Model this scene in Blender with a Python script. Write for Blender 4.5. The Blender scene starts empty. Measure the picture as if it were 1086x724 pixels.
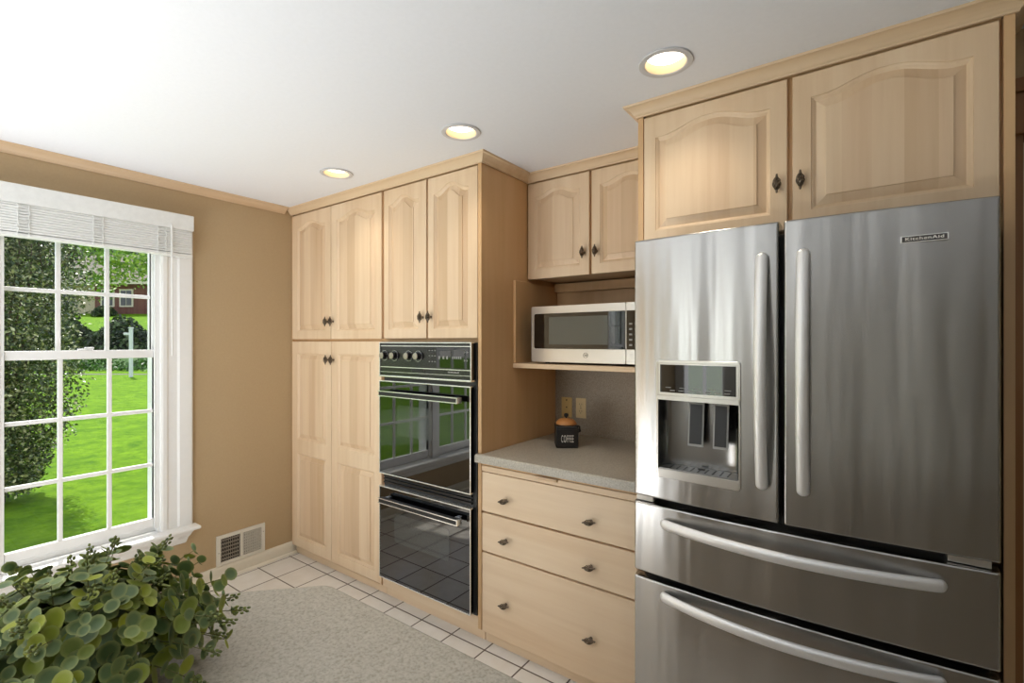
import bpy, bmesh, math, random
import numpy as np
from mathutils import Vector, Matrix
random.seed(7)
rng = np.random.default_rng(11)
C = bpy.context.scene.collection
SC = bpy.context.scene
PI = math.pi
def lin(c):
    return tuple(((v/255)/12.92 if v/255 <= .04045 else ((v/255+.055)/1.055)**2.4) for v in c)

# ------------------------------------------------------------------ camera
F_PX = 515.0
YAW = math.atan2(515.0, 708.0)
cam = bpy.data.cameras.new('camera'); camo = bpy.data.objects.new('camera', cam); C.objects.link(camo)
cam.sensor_width = 36; cam.lens = F_PX/1086*36; cam.clip_start = .02; cam.clip_end = 300
camo.location = (0, 0, 1.45); camo.rotation_euler = (PI/2, 0, YAW)
SC.camera = camo
# ------------------------------------------------------------------ view, world, sun, large lights
vs = SC.view_settings
vs.view_transform = 'Standard'; vs.look = 'None'; vs.gamma = 1; vs.exposure = 0.16; vs.use_curve_mapping = False
try:
    SC.cycles.max_bounces = 10; SC.cycles.diffuse_bounces = 5; SC.cycles.transparent_max_bounces = 16
    SC.cycles.sample_clamp_indirect = 6.0; SC.cycles.caustics_reflective = False; SC.cycles.caustics_refractive = False
except Exception: pass
w = bpy.data.worlds.new('sky_world'); SC.world = w; w.use_nodes = True
nt = w.node_tree; bg = nt.nodes['Background']; sky = nt.nodes.new('ShaderNodeTexSky')
sky.sky_type = 'NISHITA'; sky.sun_disc = False; sky.sun_elevation = math.radians(56); sky.sun_rotation = math.radians(-80)
hz_ = nt.nodes.new('ShaderNodeMix'); hz_.data_type = 'RGBA'; hz_.inputs[0].default_value = .55; hz_.inputs[7].default_value = (3.6, 3.7, 3.8, 1)   # near-white mixed in to take blue out of the sky light
nt.links.new(sky.outputs[0], hz_.inputs[6]); nt.links.new(hz_.outputs[2], bg.inputs[0]); bg.inputs[1].default_value = 0.42
def light(name, kind, loc, direction, energy, color=(1, 1, 1), **kw):
    l = bpy.data.lights.new(name, kind); l.energy = energy; l.color = color
    for k, v in kw.items(): setattr(l, k, v)
    o = bpy.data.objects.new(name, l); C.objects.link(o); o.location = loc
    o.rotation_euler = Vector(direction).to_track_quat('-Z', 'Y').to_euler()
    return o
el = math.radians(56)
light('sun', 'SUN', (-10, 2, 12), (.984*math.cos(el), -.18*math.cos(el), -math.sin(el)), 6.0, (1, .96, .88), angle=.009)
# area lamp added inside the back window to carry its daylight
light('back_window_daylight', 'AREA', (-2.475, -3.96, 1.28), (.15, 1, .02), 9, (.96, .98, 1), shape='RECTANGLE', size=.86, size_y=1.55)
light('ceiling_fill', 'AREA', (-1.9, -1.25, .35), (-.05, .05, 1), 84, (.94, .97, 1), shape='RECTANGLE', size=2.3, size_y=1.9)  # unseen fill lamp added behind the camera to brighten ceiling and room

# ------------------------------------------------------------------ material helpers
MATS = {}
def mat(name, col=(200, 200, 200), rough=.5, metal=0., spec=.5, **kw):
    if name in MATS: return MATS[name]
    m = bpy.data.materials.new(name); m.use_nodes = True; MATS[name] = m
    b = m.node_tree.nodes['Principled BSDF']
    b.inputs['Base Color'].default_value = (*lin(col), 1)
    b.inputs['Roughness'].default_value = rough; b.inputs['Metallic'].default_value = metal
    b.inputs['Specular IOR Level'].default_value = spec
    for k, v in kw.items(): b.inputs[k].default_value = v
    return m
def N(m, t, **kw):
    n = m.node_tree.nodes.new(t)
    for k, v in kw.items(): setattr(n, k, v)
    return n
def L(m, a, b): m.node_tree.links.new(a, b)
def BS(m): return m.node_tree.nodes['Principled BSDF']
def coords(m, scale, rnd=True, out='Object'):
    tc = N(m, 'ShaderNodeTexCoord'); mp = N(m, 'ShaderNodeMapping'); mp.inputs['Scale'].default_value = scale
    if rnd:
        oi = N(m, 'ShaderNodeObjectInfo'); mul = N(m, 'ShaderNodeVectorMath', operation='SCALE'); add = N(m, 'ShaderNodeVectorMath', operation='ADD')
        cx = N(m, 'ShaderNodeCombineXYZ')
        for i in range(3): L(m, oi.outputs['Random'], cx.inputs[i])
        L(m, cx.outputs[0], mul.inputs[0]); mul.inputs['Scale'].default_value = 37.
        L(m, tc.outputs[out], add.inputs[0]); L(m, mul.outputs[0], add.inputs[1]); L(m, add.outputs[0], mp.inputs[0])
    else: L(m, tc.outputs[out], mp.inputs[0])
    return mp.outputs[0]
def noise(m, vec, scale=5, detail=4, rough=.55):
    n = N(m, 'ShaderNodeTexNoise'); n.inputs['Scale'].default_value = scale; n.inputs['Detail'].default_value = detail
    n.inputs['Roughness'].default_value = rough; L(m, vec, n.inputs['Vector']); return n.outputs['Fac']
def ramp(m, fac, stops):
    r = N(m, 'ShaderNodeValToRGB'); e = r.color_ramp.elements
    while len(e) < len(stops): e.new(.5)
    for i, (p, c) in enumerate(stops):
        e[i].position = p; e[i].color = (*lin(c), 1) if not isinstance(c, float) else (c, c, c, 1)
    L(m, fac, r.inputs[0]); return r.outputs[0]
def mix(m, fac, a, b, mode='MIX'):
    x = N(m, 'ShaderNodeMix', data_type='RGBA', blend_type=mode)
    if isinstance(fac, (int, float)): x.inputs[0].default_value = fac
    else: L(m, fac, x.inputs[0])
    for s, v in ((6, a), (7, b)):
        if isinstance(v, tuple): x.inputs[s].default_value = (*v, 1) if len(v) == 3 else v
        else: L(m, v, x.inputs[s])
    return x.outputs[2]
def bump(m, h, strength=.2, dist=.002):
    b = N(m, 'ShaderNodeBump'); b.inputs['Strength'].default_value = strength; b.inputs['Distance'].default_value = dist
    L(m, h, b.inputs['Height']); L(m, b.outputs[0], BS(m).inputs['Normal']); return b
def wood(name, axis, c1, c2, c3, plank=.085, strips=.12):
    m = mat(name, c1, .40); i = 'XYZ'.index(axis)
    s = [22, 22, 22]; s[i] = 1.1
    v = coords(m, s); f = noise(m, v, 1, 5, .6)
    base = ramp(m, f, [(.25, c2), (.5, c1), (.8, c3)])
    s2 = [3.2, 3.2, 3.2]; s2[i] = .5
    f2 = noise(m, coords(m, s2), 1, 2, .5)
    base = mix(m, .35, base, ramp(m, f2, [(.3, c2), (.65, c3)]))
    # glued-up boards: each strip of the panel a shade of its own
    s3 = [0, 0, 0]; s3[(i+1) % 3 if axis != 'Z' else 0] = 1/plank
    if axis == 'X': s3 = [0, 0, 1/plank]
    fl = N(m, 'ShaderNodeVectorMath', operation='FLOOR'); L(m, coords(m, s3), fl.inputs[0])
    wn = N(m, 'ShaderNodeTexWhiteNoise', noise_dimensions='3D'); L(m, fl.outputs[0], wn.inputs['Vector'])
    base = mix(m, strips, base, ramp(m, wn.outputs['Value'], [(0, (226, 214, 200)), (.5, (246, 240, 236)), (1, (255, 255, 255))]), 'MULTIPLY')
    L(m, base, BS(m).inputs['Base Color'])
    bump(m, f, .06, .001); return m
W1, W2, W3 = (227, 201, 168), (215, 185, 148), (236, 214, 184)
maple = wood('maple_vertical', 'Z', W1, W2, W3)
maple_panel = wood('maple_panel', 'Z', W1, W2, W3, .075, .7)
maple_h = wood('maple_horizontal', 'X', W1, W2, W3, .3)
maple_trim = wood('maple_trim', 'X', (219, 193, 158), (203, 172, 133), (228, 205, 173), .4)
maple_trim_y = wood('maple_trim_side', 'Y', (214, 186, 152), (198, 166, 128), (224, 199, 168), .4)
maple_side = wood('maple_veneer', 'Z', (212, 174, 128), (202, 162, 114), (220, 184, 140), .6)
brown_wood = wood('stained_wood', 'Z', (150, 104, 58), (128, 86, 46), (166, 120, 72), .3)
dark_gap = mat('cabinet_shadow_gap', (70, 50, 32), .8)
def plain_noise(name, c1, c2, scale, rough=.6, bstr=.05, **kw):
    m = mat(name, c1, rough, **kw); f = noise(m, coords(m, (1, 1, 1), False), scale, 4, .6)
    L(m, ramp(m, f, [(.35, c1), (.65, c2)]), BS(m).inputs['Base Color'])
    if bstr: bump(m, f, bstr, .001)
    return m
wall_paint = plain_noise('tan_wall_paint', (188, 164, 128), (185, 161, 125), 90, .75)
ceil_paint = plain_noise('white_ceiling_paint', (234, 237, 242), (232, 235, 240), 60, .9)
white_paint = plain_noise('white_trim_paint', (240, 240, 238), (238, 238, 236), 30, .35, .01)
cream_paint = plain_noise('cream_trim_paint', (232, 224, 206), (229, 221, 202), 30, .4, .01)
blind_white = plain_noise('blind_white', (236, 237, 234), (230, 231, 228), 40, .45, .01)
def speckle(name, cols, rough=.35, scale=170):
    m = mat(name, cols[1], rough); v = coords(m, (1, 1, 1), False)
    f = noise(m, v, scale, 3, .7); g = noise(m, v, scale*.45, 2, .6)
    a = ramp(m, f, [(.32, cols[0]), (.48, cols[1]), (.68, cols[2])])
    b = ramp(m, g, [(.35, cols[1]), (.7, cols[3])])
    L(m, mix(m, .4, a, b), BS(m).inputs['Base Color']); return m
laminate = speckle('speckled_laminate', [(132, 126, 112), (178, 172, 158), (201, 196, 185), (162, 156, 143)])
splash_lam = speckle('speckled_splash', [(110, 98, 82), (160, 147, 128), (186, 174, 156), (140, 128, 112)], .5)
def tile_floor():
    m = mat('ceramic_tile', (230, 226, 218), .16)
    tc = N(m, 'ShaderNodeTexCoord'); sx = N(m, 'ShaderNodeSeparateXYZ'); L(m, tc.outputs['Object'], sx.inputs[0])
    S = .2112; outs = []; ids = []
    for k, off in ((0, -1.4471), (1, 1.7705)):
        a = N(m, 'ShaderNodeMath', operation='SUBTRACT'); L(m, sx.outputs[k], a.inputs[0]); a.inputs[1].default_value = off
        d = N(m, 'ShaderNodeMath', operation='DIVIDE'); L(m, a.outputs[0], d.inputs[0]); d.inputs[1].default_value = S
        fl = N(m, 'ShaderNodeMath', operation='FLOOR'); L(m, d.outputs[0], fl.inputs[0]); ids.append(fl.outputs[0])
        fr = N(m, 'ShaderNodeMath', operation='FRACT'); L(m, d.outputs[0], fr.inputs[0])
        pp = N(m, 'ShaderNodeMath', operation='PINGPONG'); L(m, d.outputs[0], pp.inputs[0]); pp.inputs[1].default_value = .5
        outs.append(pp.outputs[0])
    mn = N(m, 'ShaderNodeMath', operation='MINIMUM'); L(m, outs[0], mn.inputs[0]); L(m, outs[1], mn.inputs[1])
    g = ramp(m, mn.outputs[0], [(.013, 0.0), (.022, 1.0)])
    cx = N(m, 'ShaderNodeCombineXYZ'); L(m, ids[0], cx.inputs[0]); L(m, ids[1], cx.inputs[1])
    wn = N(m, 'ShaderNodeTexWhiteNoise'); L(m, cx.outputs[0], wn.inputs['Vector'])
    tcol = mix(m, .25, ramp(m, noise(m, coords(m, (1, 1, 1), False), 14, 4), [(.3, (226, 221, 212)), (.7, (236, 232, 226))]),
               ramp(m, wn.outputs['Value'], [(0, (222, 216, 206)), (1, (240, 237, 231))]))
    L(m, mix(m, g, lin((96, 84, 76)), tcol), BS(m).inputs['Base Color'])
    r = N(m, 'ShaderNodeMapRange'); L(m, g, r.inputs[0]); r.inputs[3].default_value = .8; r.inputs[4].default_value = .16
    L(m, r.outputs[0], BS(m).inputs['Roughness']); bump(m, g, .5, .002); return m
tile = tile_floor()
def steel(name, col=(180, 179, 177), rough=.25, wav=.8, aniso=.55):
    m = mat(name, col, rough, 1.0, Anisotropic=aniso)
    tg = N(m, 'ShaderNodeTangent', direction_type='RADIAL', axis='Z'); L(m, tg.outputs[0], BS(m).inputs['Tangent'])
    f = noise(m, coords(m, (5, 5, .45), False), 1.6, 2, .45); b = bump(m, f, wav, .02)
    BS(m).inputs['Anisotropic Rotation'].default_value = .25; return m
fridge_steel = steel('brushed_stainless')
handle_steel = mat('satin_handle_steel', (236, 236, 235), .44, .7)
light_steel = mat('light_stainless', (204, 201, 195), .28, .85)
chrome = mat('chrome_trim', (232, 231, 226), .22, .75)
grey_plastic = mat('grey_plastic', (165, 164, 160), .4)
dark_plastic = mat('dark_plastic', (28, 28, 28), .35)
black_glass = mat('black_glass', (9, 9, 10), .03, 0, .9)
oven_glass = mat('oven_black_glass', (8, 8, 9), .02, 0, .5, **{'IOR': 1.85})
oven_pane = mat('oven_window_tint', (46, 50, 48), .06, 0, .5, **{'IOR': 1.85})
panel_black = mat('control_panel_black', (30, 29, 28), .18, 0, .6)
pewter = mat('antique_pewter', (112, 100, 86), .36, .9)
black_enamel = mat('black_enamel', (24, 23, 23), .45)
white_ink = mat('white_ink', (225, 222, 215), .6)
ink_grey = mat('grey_ink', (150, 150, 146), .6)
bamboo = wood('bamboo_lid', 'X', (186, 128, 72), (168, 110, 58), (200, 145, 88), .2)
almond = mat('ivory_plate', (214, 184, 122), .4)
almond2 = mat('almond_outlet', (222, 200, 152), .4)
slot_dark = mat('slot_dark', (60, 45, 35), .6)
white_enamel = mat('vent_enamel', (226, 221, 208), .4)
grille_dark = mat('vent_grille', (150, 140, 126), .5)
vent_void = mat('vent_void', (40, 34, 30), .9)
trim_ring = mat('light_trim_ring', (205, 206, 208), .4)
reflector_tan = mat('lamp_reflector', (226, 196, 156), .45)
def emit(name, col, st):
    m = mat(name, col, .5); b = BS(m); b.inputs['Emission Color'].default_value = (*lin(col), 1); b.inputs['Emission Strength'].default_value = st; return m
lamp_glow = emit('lamp_glow', (255, 246, 228), 3.2)
def pane_glass():
    m = mat('window_glass', (255, 255, 255), .0); n = m.node_tree.nodes
    tr = N(m, 'ShaderNodeBsdfTransparent'); gl = N(m, 'ShaderNodeBsdfGlossy'); gl.inputs['Roughness'].default_value = .01
    lw_ = N(m, 'ShaderNodeLayerWeight'); pw = N(m, 'ShaderNodeMath', operation='POWER'); L(m, lw_.outputs['Facing'], pw.inputs[0]); pw.inputs[1].default_value = 5
    fr = N(m, 'ShaderNodeMapRange'); L(m, pw.outputs[0], fr.inputs[0]); fr.inputs[3].default_value = .02; fr.inputs[4].default_value = .8; mx = N(m, 'ShaderNodeMixShader')
    L(m, fr.outputs[0], mx.inputs[0]); L(m, tr.outputs[0], mx.inputs[1]); L(m, gl.outputs[0], mx.inputs[2])
    L(m, mx.outputs[0], n['Material Output'].inputs[0]); return m
glass = pane_glass()
def leafmat(name, stops, rough=.5, rim=None, trans=.15):
    m = mat(name, stops[0][1], rough)
    g = N(m, 'ShaderNodeNewGeometry'); c = ramp(m, g.outputs['Random Per Island'], stops)
    if rim:
        at = N(m, 'ShaderNodeAttribute', attribute_name='rim')
        rr = ramp(m, at.outputs['Fac'], [(.55, 0.0), (1.0, .5)])
        c = mix(m, rr, c, lin(rim))
    L(m, c, BS(m).inputs['Base Color'])
    if trans: BS(m).inputs['Transmission Weight'].default_value = 0
    return m
euca = leafmat('eucalyptus_leaf', [(0, (76, 98, 50)), (.3, (98, 120, 76)), (.55, (116, 138, 98)), (.75, (132, 148, 54)), (1, (164, 172, 52))], .55, (178, 182, 110))
euca_bud = leafmat('eucalyptus_bud', [(0, (86, 98, 60)), (1, (146, 156, 84))], .6)
euca_stem = mat('eucalyptus_stem', (112, 112, 62), .6)
holly = leafmat('holly_leaf', [(0, (40, 58, 28)), (.4, (66, 84, 40)), (.65, (96, 110, 58)), (.85, (150, 156, 104)), (1, (192, 192, 150))], .38)  # palest tones paint leaf highlights into the colour
treeleaf = leafmat('tree_leaf', [(0, (86, 128, 34)), (.5, (126, 164, 46)), (1, (176, 200, 78))], .5)
hedgeleaf = leafmat('hedge_leaf', [(0, (26, 40, 20)), (.5, (48, 66, 32)), (1, (84, 100, 52))], .6)
ivyleaf = leafmat('ivy_leaf', [(0, (36, 66, 16)), (.5, (62, 102, 26)), (1, (90, 132, 38))], .6)
bark = plain_noise('bark', (92, 80, 64), (64, 54, 42), 20, .9, .3)
def lawn_mat(name, a, b, c):
    m = mat(name, a, .9, 0, .1); v = coords(m, (1, 1, 1), False)
    f = noise(m, v, 16, 8, .85); g = noise(m, v, 2.2, 3, .6)
    base = ramp(m, f, [(.3, a), (.5, b), (.72, c)])
    g2 = noise(m, v, 5.5, 4, .7)
    L(m, mix(m, .3, mix(m, .4, base, ramp(m, g2, [(.38, a), (.62, c)])), ramp(m, g, [(.35, a), (.7, c)])), BS(m).inputs['Base Color']); bump(m, f, .6, .03); return m
lawn_green = lawn_mat('lawn_green', (48, 84, 3), (80, 122, 5), (120, 154, 20))
curb_grey = plain_noise('curb_concrete', (96, 92, 86), (80, 78, 74), 20, .9)
def brick():
    m = mat('red_brick', (120, 64, 54), .9); v = coords(m, (1, 1, 1), False)
    b = N(m, 'ShaderNodeTexBrick'); b.inputs['Scale'].default_value = 4; L(m, v, b.inputs['Vector'])
    b.inputs['Color1'].default_value = (*lin((112, 62, 50)), 1); b.inputs['Color2'].default_value = (*lin((90, 48, 40)), 1); b.inputs['Mortar'].default_value = (*lin((122, 98, 86)), 1)
    L(m, b.outputs[0], BS(m).inputs['Base Color']); return m
brick_red = brick()
roof_brown = plain_noise('roof_shingle', (118, 110, 96), (98, 91, 79), 8, .95)
siding = plain_noise('cream_siding', (196, 182, 150), (186, 172, 140), 6, .9)
house_trim = mat('house_trim', (206, 196, 172), .7)
house_glass = mat('house_glass', (34, 40, 44), .1)
post_paint = mat('sign_post_paint', (204, 205, 203), .6)

# ------------------------------------------------------------------ mesh helpers
class MB:
    def __init__(s): s.v = []; s.f = []; s.a = []
    def add(s, vs, fs):
        o = len(s.v); s.v += [tuple(map(float, p)) for p in vs]; s.f += [tuple(i+o for i in f) for f in fs]; return o
    def box(s, x0, x1, y0, y1, z0, z1, r=0., seg=2):
        x0, x1 = sorted((x0, x1)); y0, y1 = sorted((y0, y1)); z0, z1 = sorted((z0, z1))
        vs = [(x, y, z) for x in (x0, x1) for y in (y0, y1) for z in (z0, z1)]
        fs = [(0, 1, 3, 2), (4, 6, 7, 5), (0, 4, 5, 1), (2, 3, 7, 6), (0, 2, 6, 4), (1, 5, 7, 3)]
        if r <= 0: s.add(vs, fs); return s
        b = bmesh.new(); bv = [b.verts.new(p) for p in vs]
        for f in fs: b.faces.new([bv[i] for i in f])
        bmesh.ops.bevel(b, geom=list(b.edges)[:], offset=min(r, .45*min(x1-x0, y1-y0, z1-z0)), segments=seg, affect='EDGES', profile=.5)
        b.verts.index_update(); s.add([p.co[:] for p in b.verts], [[q.index for q in f.verts] for f in b.faces]); b.free(); return s
    def loops(s, loops, cap0=False, cap1=False, closed=True):
        n = len(loops[0]); o = s.add([p for l in loops for p in l], [])
        for k in range(len(loops)-1):
            for i in range(n if closed else n-1):
                j = (i+1) % n; s.f.append((o+k*n+i, o+k*n+j, o+(k+1)*n+j, o+(k+1)*n+i))
        if cap0: s.f.append(tuple(o+i for i in reversed(range(n))))
        if cap1: s.f.append(tuple(o+(len(loops)-1)*n+i for i in range(n)))
        return s
    def tube(s, path, r, n=10, sx=1., up=None):
        P = [Vector(p) for p in path]; R = r if hasattr(r, '__len__') else [r]*len(P); ls = []
        nrm = None
        for i, p in enumerate(P):
            t = (P[min(i+1, len(P)-1)]-P[max(i-1, 0)]).normalized()
            if nrm is None:
                nrm = Vector(up) if up else (Vector((0, 0, 1)) if abs(t.z) < .9 else Vector((1, 0, 0)))
            nrm = (nrm - t*nrm.dot(t)).normalized(); bn = t.cross(nrm)
            ls.append([p + nrm*(math.cos(a)*R[i]) + bn*(math.sin(a)*R[i]*sx) for a in [2*PI*k/n for k in range(n)]])
        return s.loops(ls, True, True)
    def lathe(s, prof, c, axis='Z', n=28):
        c = Vector(c); ls = []
        for r, h in prof:
            l = []
            for k in range(n):
                a = 2*PI*k/n; u, v = math.cos(a)*r, math.sin(a)*r
                l.append(c + (Vector((u, v, h)) if axis == 'Z' else Vector((u, -h, v)) if axis == '-Y' else Vector((h, u, v))))
            ls.append(l)
        return s.loops(ls, True, True)
    def prism(s, poly, lo, hi, axis='Z'):
        def m(p, h): return (p[0], p[1], h) if axis == 'Z' else (p[0], h, p[1]) if axis == 'Y' else (h, p[0], p[1])
        return s.loops([[m(p, lo) for p in poly], [m(p, hi) for p in poly]], True, True)
    def move(s, M, start=0):
        for i in range(start, len(s.v)): s.v[i] = tuple(M @ Vector(s.v[i]))
    def build(s, name, m, parent=None, smooth=35, org=None, rim=None, weld=True):
        if org is None: org = parent_world(parent)
        me = bpy.data.meshes.new(name)
        me.from_pydata([(a-org[0], b-org[1], c-org[2]) for a, b, c in s.v], [], s.f)
        bm = bmesh.new(); bm.from_mesh(me)
        if weld: bmesh.ops.remove_doubles(bm, verts=bm.verts, dist=1e-5); bmesh.ops.recalc_face_normals(bm, faces=bm.faces)
        bm.to_mesh(me); bm.free()
        if smooth:
            me.polygons.foreach_set('use_smooth', [True]*len(me.polygons)); me.set_sharp_from_angle(angle=math.radians(smooth))
        if rim is not None and not weld:
            at = me.attributes.new('rim', 'FLOAT', 'POINT'); at.data.foreach_set('value', rim)
        me.materials.append(m); o = bpy.data.objects.new(name, me); C.objects.link(o)
        if smooth and weld:
            wn = o.modifiers.new('weighted_normal', 'WEIGHTED_NORMAL'); wn.keep_sharp = True; wn.weight = 90
        if parent: o.parent = parent
        else: o.location = org
        return o
def parent_world(p):
    v = Vector((0, 0, 0))
    while p: v += p.location; p = p.parent
    return v
def thing(name, label, cat, loc, group=None, kind=None):
    o = bpy.data.objects.new(name, None); C.objects.link(o); o.location = loc; o.empty_display_size = .1
    tag(o, label, cat, group, kind); return o
def tag(o, label, cat, group=None, kind=None):
    if label: o['label'] = label
    if cat: o['category'] = cat
    if group: o['group'] = group
    if kind: o['kind'] = kind
    return o
def struct(o): o['kind'] = 'structure'; return o
def copy_part(src, parent, loc):
    c = src.copy(); C.objects.link(c); c.parent = parent; c.location = Vector(loc)-parent_world(parent); return c
def text_mesh(name, body, size, m, parent, mtx, sx=1., ext=.0004, spacing=1., bold=0., fit=None):
    cu = bpy.data.curves.new(name, 'FONT'); cu.body = body; cu.size = size; cu.extrude = ext; cu.align_x = 'CENTER'; cu.align_y = 'CENTER'
    cu.space_character = spacing; cu.offset = bold
    t = bpy.data.objects.new('tmp', cu); C.objects.link(t); dg = bpy.context.evaluated_depsgraph_get()
    me = bpy.data.meshes.new_from_object(t.evaluated_get(dg)); bpy.data.objects.remove(t)
    if fit:
        xs = [v.co.x for v in me.vertices]; ys = [v.co.y for v in me.vertices]
        me.transform(Matrix.Diagonal((fit[0]/(max(xs)-min(xs)), fit[1]/(max(ys)-min(ys)), 1, 1)) @ Matrix.Translation((-(max(xs)+min(xs))/2, -(max(ys)+min(ys))/2, 0)))
    me.transform(mtx @ Matrix.Diagonal((sx, 1, 1, 1))); me.transform(Matrix.Translation(-parent_world(parent)))
    me.materials.clear(); me.materials.append(m); o = bpy.data.objects.new(name, me); C.objects.link(o); o.parent = parent; return o
FRONT = Matrix.Rotation(PI/2, 4, 'X')      # text in XZ plane, read from -Y

# ------------------------------------------------------------------ room shell
XW, XR, YB, YF_, ZC = -3.18, 2.8, 2.5, -4.0, 2.35
struct(MB().box(XW-.16, XR+.15, YF_-.15, YB+.15, -.12, 0).build('floor', tile, smooth=0))
# ceiling with the three round cut-outs of the recessed lights
LIGHTS = [(-2.286, 1.548), (-1.404, 1.558), (-.521, 1.558)]
HR = .066
bm = bmesh.new()
def ring(pts):
    vs = [bm.verts.new(p) for p in pts]
    for i in range(len(vs)): bm.edges.new((vs[i], vs[(i+1) % len(vs)]))
ring([(XW-.16, YF_-.15, ZC), (XR+.15, YF_-.15, ZC), (XR+.15, YB+.15, ZC), (XW-.16, YB+.15, ZC)])
for x, y in LIGHTS: ring([(x+HR*math.cos(a), y+HR*math.sin(a), ZC) for a in [2*PI*k/32 for k in range(32)]])
bmesh.ops.triangle_fill(bm, use_beauty=True, use_dissolve=False, edges=bm.edges[:])
ext = bmesh.ops.extrude_face_region(bm, geom=bm.faces[:]); bmesh.ops.translate(bm, vec=(0, 0, .16), verts=[g for g in ext['geom'] if isinstance(g, bmesh.types.BMVert)])
bmesh.ops.recalc_face_normals(bm, faces=bm.faces)
me = bpy.data.meshes.new('ceiling'); bm.to_mesh(me); bm.free(); me.materials.append(ceil_paint)
co = bpy.data.objects.new('ceiling', me); C.objects.link(co); struct(co)
def wall_with_holes(name, axis, p0, p1, u0, u1, holes, m):
    """axis X: wall is a slab p0..p1 in X, spans Y u0..u1; holes (u0,u1,z0,z1)"""
    us = sorted({u0, u1, *[h[0] for h in holes], *[h[1] for h in holes]}); zs = sorted({-.12, ZC, *[h[2] for h in holes], *[h[3] for h in holes]})
    b = MB()
    for i in range(len(us)-1):
        for j in range(len(zs)-1):
            cu, cz = (us[i]+us[i+1])/2, (zs[j]+zs[j+1])/2
            if any(h[0] < cu < h[1] and h[2] < cz < h[3] for h in holes): continue
            if axis == 'X': b.box(p0, p1, us[i], us[i+1], zs[j], zs[j+1])
            else: b.box(us[i], us[i+1], p0, p1, zs[j], zs[j+1])
    o = b.build(name, m, smooth=0)
    bmm = bmesh.new(); bmm.from_mesh(o.data)
    seen = {}
    for f in bmm.faces:
        k = tuple(sorted(v.index for v in f.verts)); seen.setdefault(k, []).append(f)
    bmesh.ops.delete(bmm, geom=[f for fs in seen.values() if len(fs) > 1 for f in fs], context='FACES_ONLY')
    bmesh.ops.recalc_face_normals(bmm, faces=bmm.faces); bmm.to_mesh(o.data); bmm.free()
    return struct(o)
WIN = [(.405, 1.035), (-.305, .325), (-3.35, -2.72)]           # openings in the left wall, Y ranges
WZ0, WZ1 = .385, 2.09
wall_with_holes('wall_left', 'X', XW-.15, XW, YF_-.15, YB+.15, [(a, b, WZ0, WZ1) for a, b in WIN], wall_paint)
struct(MB().box(XW, XR, YB, YB+.15, -.12, ZC).build('wall_back', wall_paint, smooth=0))
struct(MB().box(XR, XR+.15, YF_-.15, YB+.15, -.12, ZC).build('wall_right', plain_noise('right_wall_paint', (150, 140, 126), (146, 136, 122), 60, .8), smooth=0))
neutral_paint = plain_noise('pale_wall_paint', (206, 203, 196), (202, 199, 192), 60, .8)
wall_with_holes('wall_front', 'Y', YF_-.15, YF_, XW-.0, XR, [(-2.95, -2.0, .42, 2.1)], neutral_paint)

# ------------------------------------------------------------------ windows (double-hung, grid of white bars)
XL, XU = -3.205, -3.245                        # planes of the lower and upper sash
def window(name, ya, yb):
    """opening ya..yb in the left wall; each pane grid and each sash a part"""
    root = thing(name, None, None, (XW, (ya+yb)/2, WZ0), kind='structure')
    gl, gr = ya+.026, yb-.026
    fr = MB()      # jamb liner, head, sill inside the opening
    fr.box(XW-.15, XW, ya, ya+.012, WZ0, WZ1); fr.box(XW-.15, XW, yb-.012, yb, WZ0, WZ1)
    fr.box(XW-.15, XW, ya+.012, yb-.012, WZ1-.012, WZ1); fr.box(XW-.15, XL-.015, ya+.012, yb-.012, WZ0, WZ0+.035)
    for y0, y1 in ((ya+.012, ya+.024), (yb-.024, yb-.012)): fr.box(XL+.012, XL+.024, y0, y1, WZ0+.03, WZ1-.012)
    fr.build('frame', white_paint, root)
    def sash(nm, x, z0, z1, gz0, gz1, hz):
        b = MB(); t = .014
        b.box(x-t, x+t, ya+.013, gl, z0, z1, .003); b.box(x-t, x+t, gr, yb-.013, z0, z1, .003)
        b.box(x-t, x+t, gl, gr, z0, gz0, .003); b.box(x-t, x+t, gl, gr, gz1, z1, .003)
        s = b.build(nm, white_paint, root)
        g = MB()
        for k in (1, 2):
            y = gl+(gr-gl)*k/3; g.box(x-.008, x+.010, y-.010, y+.010, gz0, gz1, .004)
        for z in hz: g.box(x-.007, x+.0095, gl, gr, z-.010, z+.010, .004)
        g.build('muntin_grid', white_paint, s)
        MB().box(x-.0025, x+.0005, gl-.004, gr+.004, gz0-.004, gz1+.004).build('glass', glass, s, smooth=0)
        return s
    lo = sash('lower_sash', XL, .425, 1.405, .472, 1.362, [1.066, .767])
    up = sash('upper_sash', XU, 1.36, WZ1-.014, 1.402, 2.03, [1.697])
    MB().box(XL-.012, XL+.016, (ya+yb)/2-.03, (ya+yb)/2+.03, 1.4055, 1.413, .003).box(XL-.005, XL+.012, (ya+yb)/2-.004, (ya+yb)/2+.034, 1.413, 1.421, .003).build('sash_lock', white_paint, lo)
    return root
win1 = window('window_1', *WIN[0]); win2 = window('window_2', *WIN[1]); win3 = window('window_3', *WIN[2])
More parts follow.
